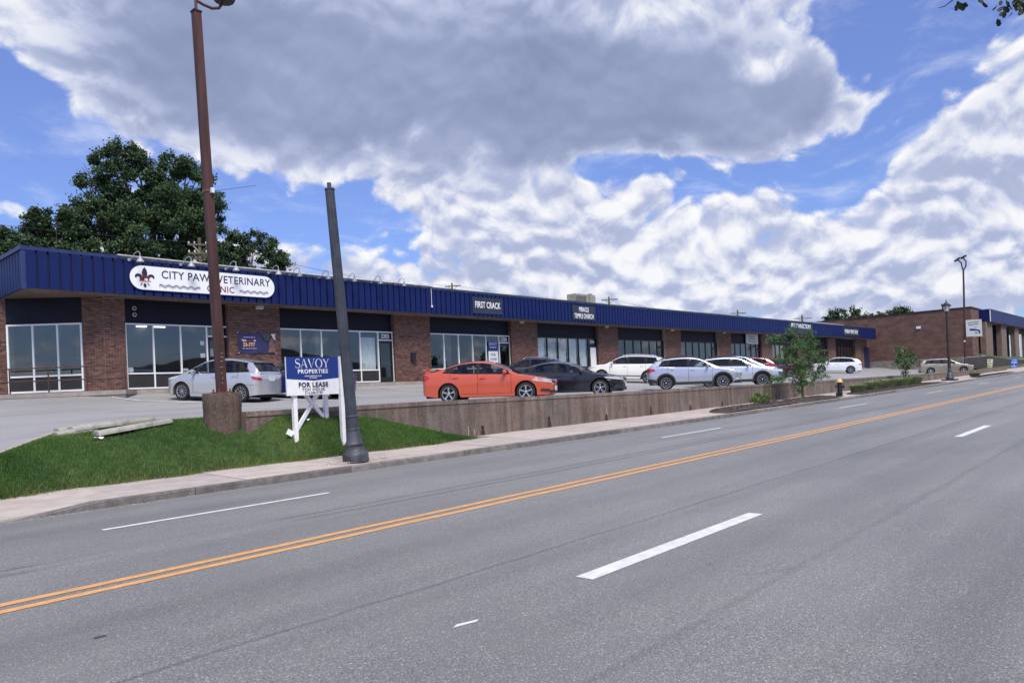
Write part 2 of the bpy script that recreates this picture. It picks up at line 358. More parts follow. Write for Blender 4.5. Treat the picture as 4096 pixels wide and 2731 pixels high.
# parking lot
LOTM = asphalt('lot_concrete', (.30, .298, .298), streak=.06, speck=.12, patch=.12, warm=.02)
LX = [-12, -6, -2, 0, 1, 2, 3, 4, 5, 6, 7, 8, 9]+list(range(11, 90, 3))+[92, 96, 100, 103]
LY = [13.95, 15, 16.5, 18.5, 20, 21.5, 23, 24.7, 26.3, 28, 28.8, 29.4, 30.2]
b = MB()
for xx in LX:
    y0 = float(np.interp(xx, [-2, 1, 3.16, 3.74, 4.34, 5.2, 6.05, 7.0, 7.58, 8.2], [12.9, 13.4, 14.0, 14.5, 15.0, 15.2, 15.2, 15.0, 14.55, 14.1])) if xx < 8.3 else 14.05
    for k, yy in enumerate(LY): yy = max(yy, y0+.04+.001*k); b.v.append((xx, yy, lot_z(xx, min(yy, 29.4))))
for i in range(len(LX)-1):
    for j in range(len(LY)-1): n = len(LY); b.f.append((i*n+j, (i+1)*n+j, (i+1)*n+j+1, i*n+j+1)); b.m.append(0)
lot = b.build('parking_lot', LOTM, smooth=30); tag(lot, kind='structure')
STRIPE = mat('stall_paint', (.72, .72, .72), .6, var=.08, vs=12, world=True)
def stall(xa, ya, xb, yb, wd=.10):
    b = MB(); n = 8; d = Vector((xb-xa, yb-ya, 0)).normalized(); s = Vector((-d.y, d.x, 0))*wd/2
    for k in range(n+1):
        xx, yy = xa+(xb-xa)*k/n, ya+(yb-ya)*k/n
        for sg in (-1, 1): px, py = xx+s.x*sg, yy+s.y*sg; b.v.append((px, py, lot_z(px, py)+.018))
    for k in range(n): b.f.append((2*k, 2*k+2, 2*k+3, 2*k+1)); b.m.append(0)
    return b.build('stall_line', STRIPE, lot)
for k in range(28): stall(9.94+3.08*k, 29.0, 12.4+3.08*k, 24.0)
for k in range(25): stall(12.4+3.08*k, 20.4, 15.2+3.08*k, 14.9)
# ------------------------------------------------------------------ the strip mall
def zo(x): return float(np.interp(x, [7, 18, 26, 42, 64, 100], [.07, .02, 0, -.03, .02, .12]))
FZ0, FZ1 = 4.11, 5.42
BLUE = mat('blue_metal', (.0055, .0145, .092), .5, .1, var=.22, vs=1.3, spec=.25); BLUED = mat('blue_groove', (.006, .010, .05), .6)
BLUE2 = mat('blue_metal_cap', (.028, .042, .13), .45, .2, var=.15, vs=2)
BRICKS = [mat('brick_%d' % i, c, .85, var=.22, vs=14, bump=.5, bs=70) for i, c in enumerate(((.125, .056, .042), (.155, .070, .052), (.095, .044, .036), (.185, .095, .072), (.055, .030, .028)))]
MORTAR = mat('mortar', (.31, .245, .21), .9, var=.15, vs=8)
SOFF = mat('soffit_board', (.17, .13, .11), .8, var=.2, vs=1.5)
NAVYH = mat('header_navy', (.004, .005, .018), .6, var=.2, vs=2, spec=.3)
FRW = mat('window_frame_white', (.78, .79, .80), .4)
FRD = mat('window_frame_dark', (.02, .022, .028), .4, .3)
KICK = mat('kick_panel', (.022, .021, .02), .55, var=.2, vs=3)
PANE = glass('shop_glass', (.86, .89, .90), 2.3)
PANED = glass('door_glass', (.7, .74, .76), 2.1)
ROOMW = mat('room_wall', (.26, .26, .25), .9, var=.08, vs=1.5); ROOMF = mat('room_floor', (.16, .13, .11), .5, var=.2, vs=2)
CURT = mat('curtain_cloth', (.85, .85, .85), .9, var=.06, vs=5)
CONC = mat('walk_concrete', (.30, .265, .235), .9, var=.18, vs=3, bump=.4, bs=40, world=True)
AGG = mat('aggregate', (.20, .175, .155), .95, var=.45, vs=30, bump=1., bs=45, world=True, fine=.35, fs=70)

mall = thing('strip_mall_building', 'long single storey brick strip mall with navy blue metal fascia', 'building', (7.4, 30., .5))
B = lambda: MB()
def put(b, name, m, parent=None, smooth=0): return b.build(name, m, parent or mall, w=True, smooth=smooth)

# bricks: one mesh shared per tone; the nearest three hundred are objects, the rest one part
bl, bh, bd = .195, .058, .012
bmesh_ = []
for m in BRICKS:
    b = MB(); c = .004; hx, hz = bl/2, bh/2
    b.add([(-hx, 0, -hz), (hx, 0, -hz), (hx, 0, hz), (-hx, 0, hz), (-hx+c, -bd, -hz+c), (hx-c, -bd, -hz+c), (hx-c, -bd, hz-c), (-hx+c, -bd, hz-c)],
          ((4, 5, 6, 7), (0, 1, 5, 4), (1, 2, 6, 5), (2, 3, 7, 6), (3, 0, 4, 7)))
    bmesh_.append(b.mesh('brick', m))
mass = MB(); nbrick = 0
def brick_face(o, d, L, z0, z1, single=False):
    """a brick skin on the plane through o along unit vector d; outward is to the right of d"""
    global nbrick
    o, d = Vector(o), Vector(d); nrm = Vector((d.y, -d.x, 0)); ang = math.atan2(d.y, d.x)
    rows = int((z1-z0)/.0685)
    for r in range(rows):
        z = z0+.0685*(r+.5); x = -(.1025 if r % 2 else 0.)
        while x < L-.02:
            a, e = max(x, 0.)+.004, min(x+.205, L)-.004
            if e-a > .03:
                k = random.choices(range(5), (30, 26, 20, 12, 12))[0]; cx = (a+e)/2
                p = o+d*cx+Vector((0, 0, z-o.z))
                if single and nbrick < 300 and z < 3.7:
                    ob = bpy.data.objects.new('brick', bmesh_[k]); COL.objects.link(ob); ob.parent = mall
                    ob.location = p-Vector(mall.location); ob.rotation_euler = (0, 0, ang); ob.scale = ((e-a)/bl, 1, 1); nbrick += 1
                else:
                    h = d*(e-a)/2; zz = Vector((0, 0, bh/2)); q = p+nrm*bd
                    mass.add([p-h-zz, p+h-zz, p+h+zz, p-h+zz, q-h*.97-zz*.9, q+h*.97-zz*.9, q+h*.97+zz*.9, q-h*.97+zz*.9],
                             ((4, 5, 6, 7), (0, 1, 5, 4), (1, 2, 6, 5), (2, 3, 7, 6), (3, 0, 4, 7)), k)
            x += .205
# brick texture for walls too far away to tell the bricks apart
def brick_mat(name, sc_=1., stain=.0):
    m = bpy.data.materials.new(name); m.use_nodes = True; t = m.node_tree; g = G(t); b = t.nodes['Principled BSDF']
    p = g.n('ShaderNodeNewGeometry').outputs['Position']; X, Y, Z = g.n('ShaderNodeSeparateXYZ', i_0=p).outputs
    v = g.n('ShaderNodeCombineXYZ', i_0=g.m('ADD', X, Y), i_1=Z).outputs[0]
    bt = g.n('ShaderNodeTexBrick', i_Vector=v, i_Color1=(.125, .056, .042, 1), i_Color2=(.085, .042, .036, 1), i_Mortar=(.20, .15, .13, 1), i_Scale=1., i_Mortar_Size=.006, i_Bias=-.1, i_Brick_Width=.205, i_Row_Height=.0685)
    f = g.ss(g.noise(g.vm('MULTIPLY', p, (1, 1, 2.2)), .9, 5., .65), .3, .7, .72, 1.3)
    t.links.new(g.vm('MULTIPLY', bt.outputs[0], g.n('ShaderNodeCombineXYZ', i_0=f, i_1=f, i_2=f).outputs[0]), b.inputs['Base Color'])
    b.inputs['Roughness'].default_value = .88
    bp = g.n('ShaderNodeBump', i_Strength=.4, i_Distance=.006, i_Height=bt.outputs[1]); bp.invert = True; t.links.new(bp.outputs[0], b.inputs['Normal'])
    return m
FARB = brick_mat('brick_far')

PIT0, PITCH = 17.55, 8.94                           # first regular bay and the spacing of the bays
def bay_x(k): return PIT0+PITCH*(k-2)
# corner: the first bay turns back at forty degrees
fold = Vector((10.22, 30., 0)); dv = Vector((math.cos(R(-40)), math.sin(R(-40)), 0)); nv = Vector((dv.y, -dv.x, 0))
def on_turn(a, z, out=0.): p = fold+dv*a+nv*out; return (p.x, p.y, z)
def turn_box(a0, a1, out0, out1, z0, z1, b=None, mi=0):
    b = b or MB(); c = fold+dv*(a0+a1)/2+nv*(out0+out1)/2
    return b.obox((c.x, c.y, (z0+z1)/2), dv*(a1-a0)/2, nv*(out1-out0)/2, (0, 0, (z1-z0)/2), mi)
# brick piers: core of mortar with a skin of bricks
put(turn_box(-.76, 0, -.5, 0, .5, 4.2), 'brick_pier', MORTAR); put(turn_box(-4.9, -3.42, -.5, 0, .5, 4.2), 'brick_pier', MORTAR)
put(B().box(10.22, 10.98, 30.0, 30.5, .5, 4.16), 'brick_pier', MORTAR)
brick_face(fold, (1, 0, 0), .76, .62, 4.15, True)
brick_face(on_turn(-.76, 0), dv, .76, .62, 4.2, True)
brick_face(on_turn(-4.9, 0), dv, 1.48, .62, 4.2)
for k in range(2, 11):
    x1 = bay_x(k); x0 = x1-2.42
    if k == 10: x0 = x1-2.4
    far = k > 7
    put(B().box(x0, x1, 30.0, 30.55, .45, 4.14), 'brick_pier', FARB if far else MORTAR)
    if not far: brick_face((x0, 30., 0), (1, 0, 0), x1-x0, .60, 4.12); 
    if k <= 5: brick_face((x0, 30.5, 0), (0, -1, 0), .5, .60, 4.12)
put(B().box(96.0, 98.2, 30., 30.55, .45, 4.2), 'brick_pier', FARB)
mo = mass.build('brick_mass', BRICKS, mall, w=True); tag(mo, kind='stuff')

def lights_of(parent_win, xs, frame, z0, zk, z1, y, fr, door=None, num=None, panes=None):
    pass
NUM = mat('number_white', (.80, .80, .80), .5)
def storefront(x0, divs, doorw, white, number=None, y=30.22, curtains=(), dark_inside=False):
    """one bay: a window of tall panes over kick panels, and a door with a number light at its right end"""
    fr = FRW if white else FRD; t = .055 if white else .07; fd = .09
    z0, zk, z1 = .66, 1.27, 3.20; xs = [x0+d for d in divs]; xd0 = xs[-1]; xd1 = xd0+doorw
    f = B()
    f.box(xs[0], xd1, y-fd/2, y+fd/2, z1-t*.5, z1+t*.5)
    f.box(xs[0], xd0, y-fd/2, y+fd/2, z0, z0+t); f.box(xs[0], xd0, y-fd/2, y+fd/2, zk-t*.5, zk+t*.5)
    for x in xs: f.box(x-t*.5, x+t*.5, y-fd/2-.004, y+fd/2+.004, z0, z1+t*.5)
    win = put(f, 'window', fr)
    for a, c in zip(xs[:-1], xs[1:]):
        put(B().box(a+t*.4, c-t*.4, y-.006, y+.006, zk+t*.4, z1-t*.4), 'pane', PANE, win)
        put(B().box(a+t*.4, c-t*.4, y-.02, y+.02, z0+t*.8, zk-t*.4), 'kick_panel', KICK, win)
    # door
    d = B(); d.box(xd1-t, xd1, y-fd/2-.004, y+fd/2+.004, z0, z1+t*.5); d.box(xd0, xd1, y-fd/2, y+fd/2, 2.76, 2.76+t)
    dr = put(d, 'door', fr)
    s = B(); w_ = .09; a, c = xd0+t*.6, xd1-t-.01
    s.box(a, a+w_, y-.03, y+.03, z0+.02, 2.74); s.box(c-w_, c, y-.03, y+.03, z0+.02, 2.74); s.box(a, c, y-.028, y+.028, 2.62, 2.74); s.box(a, c, y-.028, y+.028, z0+.02, z0+.24)
    put(s, 'door_leaf', FRD, dr); put(B().box(a+w_, c-w_, y-.006, y+.006, z0+.24, 2.62), 'pane', PANED, dr)
    put(B().box(xd0+t*.5, xd1-t, y-.006, y+.006, 2.76+t, z1-t*.5), 'number_light', PANED, dr)
    put(B().tube([(a+.05, y-.05, 1.5), (a+.05, y-.09, 1.55), (a+.05, y-.09, 1.85), (a+.05, y-.05, 1.9)], .012, 6), 'handle', FRD, dr)
    if number:
        txt('number', number, .27, NUM, mall, ((xd0+xd1)/2-7.4, y-.012-30., 2.985-.5), sx=.95, bold=.004)
    # header above
    put(B().box(x0-.1, xd1+.1, y+.04, y+.12, z1+t*.5, 4.16), 'header_panel', NAVYH)
    for i in curtains:
        a, c = xs[i]+.06, xs[i+1]-.06; n = 36; b = MB()
        for k in range(n+1):
            xx = a+(c-a)*k/n; yy = y+.16+.035*math.sin(k*1.9+i)+.02*math.sin(k*.7)
            b.v += [(xx, yy, zk+.02), (xx, yy, z1-.28 if white else z1-.02)]
        for k in range(n): b.f.append((2*k, 2*k+2, 2*k+3, 2*k+1)); b.m.append(0)
        put(b, 'curtain', CURT, win, smooth=60)
    return win, xs
DIV = [0, 1.1, 2.21, 3.32, 4.43, 5.54]
w1, xs1 = storefront(11.05, [0, 1.03, 2.11, 3.2], .97, True, '2200')
w2, xs2 = storefront(bay_x(2)+.04, DIV, .95, True, '2202', curtains=(4,))
w3, xs3 = storefront(bay_x(3)+.04, DIV, .95, True, '2204')
w4, xs4 = storefront(bay_x(4)+.04, DIV, .95, False, '2206', curtains=(0, 1, 2, 3, 4))
for k in range(5, 11): storefront(bay_x(k)+.04, DIV, .95, False, None)
# the turned bay
ta, tb = -3.40, -.78; f = MB()
for z0, z1 in ((.66, .73), (1.24, 1.30), (3.16, 3.22)): turn_box(ta, tb, -.06, .03, z0, z1, f)
tdiv = [ta+.03, ta+.9, ta+1.76, tb-.03]
for a in tdiv: turn_box(a-.032, a+.032, -.064, .034, .66, 3.22, f)
wt = put(f, 'window', FRW)
for a, c in zip(tdiv[:-1], tdiv[1:]):
    put(turn_box(a+.03, c-.03, -.012, -.002, 1.30, 3.16), 'pane', PANE, wt); put(turn_box(a+.03, c-.03, -.02, .0, .73, 1.24), 'kick_panel', KICK, wt)
put(turn_box(ta-.02, tb+.02, -.15, -.03, 3.22, 4.22), 'header_panel', NAVYH)
# rooms behind the glass
RP = [(10.45, 30.5), (102, 30.5), (102, 37.5), (6.7, 37.5), (6.7, 33.6)]
put(B().poly([(a, c, .64) for a, c in RP]), 'room_floor', ROOMF)
put(B().quad((6.7, 37.5, .6), (102, 37.5, .6), (102, 37.5, 3.6), (6.7, 37.5, 3.6)), 'room_wall', ROOMW)
put(B().poly([(a, c, 3.5) for a, c in RP]), 'room_ceiling', ROOMW)
for k in range(2, 12): put(B().box(bay_x(k)-1.3, bay_x(k)-1.15, 30.6, 37.5, .65, 3.49), 'partition', ROOMW)
put(B().box(6.6, 6.7, 33.6, 37.5, .65, 3.49), 'partition', ROOMW)
TUBE = mat('ceiling_tube', (1., .98, .92), .5, emit=2.2)
for xx, yy in ((13.2, 33.2), (13.2, 34.6)): put(B().box(xx-.6, xx+.6, yy-.05, yy+.05, 3.40, 3.45), 'ceiling_light', TUBE)
# counters and desks seen dimly through the glass
put(B().box(12.0, 14.0, 34.5, 35.2, .65, 1.6), 'counter', mat('counter_wood', (.20, .12, .07), .5, var=.2))
put(B().box(7.6, 9.4, 33.6, 34.3, 1.30, 1.36), 'desk', mat('desk_white', (.6, .6, .6), .5))
for k in range(3, 8): put(B().box(bay_x(k)+.8, bay_x(k)+3.2, 33.6, 34.3, .65, 1.75), 'counter', mat('counter_grey', (.22, .22, .23), .6, var=.2))

put(turn_box(-2.75, -1.25, -4.2, -4.17, 2.1, 2.95), 'wall_map', mat('map_pale', (.5, .47, .40), .8, var=.35, vs=2.5))
put(turn_box(-3.6, .3, -4.25, -4.21, .65, 3.49), 'inner_wall', mat('inner_wall', (.24, .24, .23), .9))
for k in range(5, 11):
    bx_ = bay_x(k)
    put(B().box(bx_+.3, bx_+5.6, 31.6, 31.66, .66, 1.5+.3*(k % 2)), 'display', mat('display_mix', (.20, .20, .20), .7, var=.7, vs=2.2))
for k in (2, 3):
    bx_ = bay_x(k); put(B().box(bx_+.1, bx_+2.0, 33.0, 33.6, .66, 2.1), 'shelf', mat('shelf_mix', (.24, .22, .20), .7, var=.5, vs=2.5)); put(B().box(bx_+3.4, bx_+3.8, 32.5, 33.2, .66, 3.45), 'column', mat('column_pale', (.45, .45, .44), .8))
# two people sitting in the corner room, dim behind the glass
def person(label, at, rz, joints, edges, m):
    me = bpy.data.meshes.new('person'); me.from_pydata([j[:3] for j in joints], edges, []); o = bpy.data.objects.new('person', me); COL.objects.link(o)
    sk = o.modifiers.new('skin', 'SKIN'); ss = o.modifiers.new('sub', 'SUBSURF'); ss.levels = ss.render_levels = 2
    for v, j in zip(me.skin_vertices[0].data, joints): v.radius = (j[3], j[3]*j[4] if len(j) > 4 else j[3])
    me.skin_vertices[0].data[0].use_root = True; bpy.context.view_layer.update()
    new = bpy.data.meshes.new_from_object(o.evaluated_get(bpy.context.evaluated_depsgraph_get())); o.modifiers.clear(); o.data = new
    for mm in m: new.materials.append(mm)
    new.polygons.foreach_set('use_smooth', [True]*len(new.polygons))
    zc = [sum(new.vertices[i].co.z for i in p.vertices)/len(p.vertices) for p in new.polygons]; yc = [sum(new.vertices[i].co.y for i in p.vertices)/len(p.vertices) for p in new.polygons]; hz = joints[3][2]
    new.polygons.foreach_set('material_index', [(2 if z > hz+.13 or (y < -.02 and z > hz+.02) else 1) if z > hz-.03 else 0 for z, y in zip(zc, yc)])
    o.location = at; o.rotation_euler = (0, 0, rz); tag(o, label, 'person'); return o
SKIN = mat('skin_tone', (.36, .20, .14), .6); HAIR = mat('hair_dark', (.02, .015, .012), .6)
E0 = [(0, 1), (1, 2), (2, 3), (3, 4), (2, 5), (5, 6), (6, 7), (2, 8), (8, 9), (9, 10), (0, 11), (11, 12), (12, 13), (13, 14), (0, 15), (15, 16), (16, 17), (17, 18)]
def seated(hl, hr): return [(0, 0, .50, .15, .8), (0, -.02, .75, .14, .75), (0, -.01, 1.02, .13, .7), (0, .02, 1.17, .055), (0, .05, 1.30, .10, 1.1), (.19, 0, 1.0, .055), *hl, (-.19, 0, 1.0, .055), *hr,
    (.10, .08, .48, .09), (.12, .45, .48, .065), (.12, .47, .08, .045), (.12, .58, .04, .035), (-.10, .08, .48, .09), (-.12, .45, .48, .065), (-.12, .47, .08, .045), (-.12, .58, .04, .035)]
person('seated person in dark clothes behind the first pane of the corner window', on_turn(-2.85, .66, -1.9), R(-130), seated([(.24, .10, .76, .045), (.16, .32, .78, .032)], [(-.24, .10, .76, .045), (-.16, .32, .78, .032)]), E0, [mat('cloth_black', (.02, .02, .024), .9), SKIN, HAIR])
person('seated person with one raised hand behind the third pane of the corner window', on_turn(-1.05, .66, -1.7), R(120), seated([(.30, .10, .84, .045), (.26, .20, 1.12, .032)], [(-.24, .10, .76, .045), (-.16, .32, .78, .032)]), E0, [mat('cloth_blue', (.03, .05, .10), .9), SKIN, HAIR])
for a in (-2.85, -1.05): put(turn_box(a-.22, a+.22, -2.1, -1.6, .66, 1.08), 'chair_seat', KICK)
# soffit, fascia panels and coping
b = MB(); xs = [7.42, 12, 18, 26, 34, 42, 52, 64, 76, 88, 100.8]
for x in xs: b.v += [(x, 29.03, FZ0+zo(x)+.02), (x, 34.5 if x < 11 else 30.34, FZ0+zo(x)+.02)]
for i in range(len(xs)-1): b.f.append((2*i, 2*i+2, 2*i+3, 2*i+1)); b.m.append(0)
put(b, 'soffit', SOFF)
PW = .351; pm = MB()                                  # pan standing proud, with a dark open joint beside it
pm.box(.036, PW-.036, -.07, .0, 0, 1.31)
panel = pm.mesh('fascia_panel', BLUE)
put(B().box(7.44, 100.9, 29.004, 29.03, FZ0+.1, FZ1-.02), 'fascia_backing', BLUED); put(B().box(7.46, 7.48, 29.0, 36.6, FZ0+.1, FZ1), 'fascia_backing', BLUED)
n = int((100.9-7.45)/PW)
for i in range(n):
    x = 7.45+PW*i
    share('fascia_panel', panel, mall, (x-7.4, -1.0-random.uniform(0, .003), FZ0+zo(x+.17)-.5))
for i in range(22): share('fascia_panel', panel, mall, (7.45-7.4-.0, -.95+PW*(i+1), FZ0+.07-.5), (0, 0, R(-90)))
put(B().box(7.36, 7.52, 28.955, 29.02, FZ0+.05, FZ1+.1), 'corner_trim', BLUE2)
b = MB(); xs = [7.36]+[x for x in xs if 7.5 < x < 26]+[25.9]
def cope(xs, z, m, name):
    b = MB()
    for x in xs:
        zz = FZ1+zo(x)+z
        b.v += [(x, 28.93, zz-.015), (x, 28.92, zz+.11), (x, 29.25, zz+.125), (x, 29.25, zz-.015)]
    for i in range(len(xs)-1):
        for q in range(3): b.f.append((4*i+q, 4*i+q+4, 4*i+q+5, 4*i+q+1)); b.m.append(0)
    b.f += [(0, 1, 2, 3), tuple(4*(len(xs)-1)+q for q in (3, 2, 1, 0))]; b.m += [0, 0]
    put(b, name, m)
cope([7.36, 10.5], .015, BLUE2, 'coping'); cope([10.5, 14, 18, 22, 25.9], .0, mat('coping_worn', (.10, .11, .17), .5, .3, var=.5, vs=3), 'coping')
cope([25.9, 34, 42, 52, 64, 76, 88, 101], -.02, mat('coping_green', (.05, .065, .085), .5, .3, var=.3, vs=1), 'coping')
put(B().box(7.33, 7.50, 28.93, 36.5, FZ1+.07, FZ1+.21), 'coping', BLUE2)
put(B().box(25.86, 25.92, 28.93, 28.985, FZ0+.02, FZ1+.02), 'corner_trim', BLUE2)
put(B().tube([(25.75, 28.93, 5.45), (25.75, 28.93, 4.55)], .015, 6).lathe([(.0, -.07), (.05, -.06), (.05, .05), (.0, .06)], 8, (25.75, 28.92, 4.5)), 'drop_light', mat('pale_fixture', (.7, .72, .75), .4))
put(B().box(7.6, 101, 29.1, 47, 5.15, 5.25), 'roof', mat('roof_gravel', (.3, .29, .28), .9, var=.2))
put(B().box(4.2, 102, 38, 47, .2, 5.15), 'rear_wall', FARB)
put(B().box(4.2, 4.4, 34, 38, .2, 5.15), 'side_wall', FARB)
CONDUIT = mat('conduit_pale', (.62, .60, .57), .5, .2, var=.25, vs=2)
put(B().tube([(10.4, 28.86, 5.60), (14, 28.86, 5.57), (18, 28.86, 5.555), (22, 28.86, 5.545), (25.8, 28.86, 5.535)], .022, 6), 'conduit', CONDUIT)
# end bay: dark recessed door
put(B().box(98.2, 102, 30.2, 30.3, .5, 4.2), 'end_wall', FARB); put(B().box(99.9, 101.8, 30.12, 30.2, .6, 3.25), 'service_door', NAVY)

# walkway in front and the raised corner with its handrail
b = MB(); xs = [10.9]+list(range(14, 104, 6))
for x in xs: b.v += [(x, 29.42, .3), (x, 29.42, .60), (x, 30.3, .64)]
for i in range(len(xs)-1):
    for q in range(2): b.f.append((3*i+q, 3*i+q+3, 3*i+q+4, 3*i+q+1)); b.m.append(0)
b.f.append((0, 1, 2)); b.m.append(0)
put(b, 'walkway', CONC)
put(turn_box(-6.2, 1.05, -.55, 1.0, .46, .62), 'corner_slab', CONC); put(turn_box(-6.2, 1.02, -.4, .97, -.2, .46), 'slab_base', AGG)
RAIL = mat('rail_brown', (.075, .035, .030), .55, .2, var=.2)
rl = thing('handrail', 'brown pipe handrail on the raised concrete corner before the clinic', 'handrail', on_turn(-1.6, .62, .92))
for z, nm in ((1.53, 'top_rail'), (1.06, 'lower_rail')): B().tube([on_turn(-5.2, z, .92), on_turn(1.0, z, .92)], .024, 8).build(nm, RAIL, rl, w=True)
for a in (-4.2, -2.9, -1.6, -.3, 1.0): B().tube([on_turn(a, .60, .92), on_turn(a, 1.54, .92)], .026, 8).build('post', RAIL, rl, w=True)
# small fixtures on the wall
PALE = mat('pale_fixture', (.7, .72, .75), .4)
for z in (3.82, 3.57):
    b = MB(); b.lathe([(.075, 0), (.085, .03), (.055, .03), (.05, .005)], 14, (11.42, 30.19, z), 'y', close=False); put(b, 'vent_ring', PALE)
for x in (16.55, 33.9, 42.9, 51.9, 60.8, 69.8):
    put(B().add([(x-.16, 29.97, 4.0), (x+.16, 29.97, 4.0), (x+.16, 29.97, 4.16), (x-.16, 29.97, 4.16), (x-.16, 29.80, 4.04), (x+.16, 29.80, 4.04), (x+.16, 29.84, 4.15), (x-.16, 29.84, 4.15)], ((4, 5, 6, 7), (0, 4, 7, 3), (1, 2, 6, 5), (0, 1, 5, 4), (3, 7, 6, 2))), 'wall_light', PALE)
put(B().box(25.05, 25.33, 29.86, 29.985, 1.65, 2.12), 'mailbox', mat('mailbox_black', (.012, .012, .015), .4))
# things taped in the windows
PAPER = mat('paper', (.78, .78, .76), .8); PAPY = mat('paper_yellow', (.66, .66, .5), .8)
for x, z, w_, h, m in ((14.07, 2.5, .17, .17, PAPER), (14.08, 1.98, .2, .18, PAPER), (14.42+.05, 2.1, .22, .34, PAPER), (11.2, 1.42, .2, .18, PAPER), (13.3, 1.4, .3, .1, PAPER), (xs2[4]+.2, 1.45, .17, .34, PAPY), (xs4[4]+.55, 1.6, .7, .62, PAPER)):
    put(B().box(x-w_/2, x+w_/2, 30.245, 30.25, z-h/2, z+h/2), 'notice', m)
put(B().box(xs4[5]+.16, xs4[5]+.80, 30.15, 30.185, .95, 2.6), 'door_poster', PAPER)

# ------------------------------------------------------------------ signs on the mall
NAVYTXT = mat('ink_navy', (.012, .018, .05), .5); REDTXT = mat('ink_rust', (.20, .045, .03), .5); GOLD = mat('ink_gold', (.55, .27, .04), .5); GREYTXT = mat('ink_grey', (.22, .23, .26), .5)
def stadium(x0, x1, z0, z1, n=14):
    r = (z1-z0)/2; c = (z0+z1)/2; P = []
    for k in range(n+1): a = -math.pi/2+math.pi*k/n; P.append((x1-r+r*math.cos(a), c+r*math.sin(a)))
    for k in range(n+1): a = math.pi/2+math.pi*k/n; P.append((x0+r+r*math.cos(a), c+r*math.sin(a)))
    return P
osg = thing('oval_shop_sign', 'white rounded veterinary clinic sign with a fleur-de-lis emblem on the blue fascia', 'sign', (13.75, 28.95, 4.83))
Bs = lambda b, name, m, p=osg, smooth=0: b.build(name, m, p, w=True, smooth=smooth)
Bs(B().prism(stadium(10.77, 16.73, 4.35, 5.30), 28.87, 28.955), 'sign_edge', NAVYTXT)
Bs(B().prism(stadium(10.795, 16.705, 4.375, 5.275), 28.865, 28.88), 'sign_face', mat('sign_white', (.82, .82, .83), .35))
def petal(cx, cz, pts, m, name='emblem_leaf'): Bs(B().prism([(cx+a, cz+c) for a, c in pts], 28.857, 28.866), name, m)
ex, ez = 11.33, 4.83
petal(ex, ez, [(0, .40), (.07, .30), (.10, .18), (.08, .06), (.03, -.02), (-.03, -.02), (-.08, .06), (-.10, .18), (-.07, .30)], NAVYTXT)
for s in (-1, 1):
    petal(ex, ez, [(s*.06, -.02), (s*.10, .07), (s*.18, .13), (s*.27, .14), (s*.34, .09), (s*.36, .01), (s*.32, -.04), (s*.30, .0), (s*.26, .04), (s*.20, .02), (s*.14, -.04)], NAVYTXT)
    petal(ex, ez, [(s*.08, -.20), (s*.11, -.20), (s*.17, -.29), (s*.14, -.31)], NAVYTXT)
petal(ex, ez, [(-.20, -.155), (.22, -.155), (.22, -.115), (-.20, -.115)], GOLD, 'emblem_bar')
petal(ex, ez, [(0, -.19), (.06, -.30), (0, -.40), (-.06, -.30)], NAVYTXT)
for dx, pts in ((.0, [(-.05, -.11), (-.02, -.11), (-.01, 0), (.10, -.01), (.13, -.11), (.16, -.11), (.17, .02), (.20, .06), (.12, .06), (.0, .07), (-.04, .14), (-.10, .12), (-.07, .05)]), (-.06, [(-.12, -.11), (.02, -.11), (.01, -.02), (-.03, .04), (-.10, .02), (-.13, -.05)])):
    Bs(B().prism([(ex+dx+a, ez+c) for a, c in pts], 28.850, 28.857), 'emblem_animal', mat('ink_crimson', (.17, .02, .03), .5))
SL = lambda x, z: (x-13.75, 28.86-28.95, z-4.83)
txt('lettering', 'CITY PAWS VETERINARY', .43, NAVYTXT, osg, SL(14.22, 4.985), sx=.90, space=1.07, bold=.003)
txt('lettering', 'CLINIC', .36, REDTXT, osg, SL(14.3, 4.58), sx=.95, space=1.1, bold=.004)
for x0, x1 in ((11.85, 13.45), (15.1, 16.4)):
    for dz, m, t in ((.0, NAVYTXT, .016), (-.055, GREYTXT, .013), (.05, mat('ink_mist', (.66, .67, .68), .5), .012)):
        b = MB(); n = 48
        for k in range(n+1):
            xx = x0+(x1-x0)*k/n; z = 4.57+dz+.03*math.sin((xx-x0)*2*math.pi/.29); b.v += [(xx, 28.862-(.002 if m is NAVYTXT else 0), z-t), (xx, 28.862-(.002 if m is NAVYTXT else 0), z+t)]
        for k in range(n): b.f.append((2*k, 2*k+2, 2*k+3, 2*k+1)); b.m.append(0)
        Bs(b, 'wave_line', m)
DKB = mat('sign_slate', (.022, .03, .055), .5, var=.12, vs=2)
def board(name, label, x0, x1, z0, z1, lines, m=DKB, mt=None, y=28.93, sx=.8):
    s = thing(name, label, 'sign', ((x0+x1)/2, y, (z0+z1)/2))
    B().box(x0, x1, y-.04, y+.03, z0, z1).build('sign_board', m, s, w=True)
    for body, size, dz in lines: txt('lettering', body, size, mt or NUM, s, (0, -.045, dz), sx=sx, bold=.012*size)
    return s
board('shop_sign', 'dark sign lettered FIRST CRACK on the blue fascia', 28.72, 31.12, 4.28, 5.18, [('FIRST CRACK', .50, .02)], sx=.68)
board('shop_sign', 'dark sign lettered MIRACLE TEMPLE CHURCH on the blue fascia', 37.72, 40.15, 4.27, 5.2, [('MIRACLE', .43, .21), ('TEMPLE CHURCH', .43, -.22)], sx=.62)
board('shop_sign', 'sign lettered PET CONNECTIONS above the small leafy tree', 72.9, 79.0, 4.25, 5.33, [('PET CONNECTIONS', .62, .25)], sx=.92)
board('shop_sign', 'print shop sign near the far end of the blue fascia', 88.6, 94.1, 4.42, 5.32, [('MURRAY PRINT SHOP', .62, 0)], sx=.75)
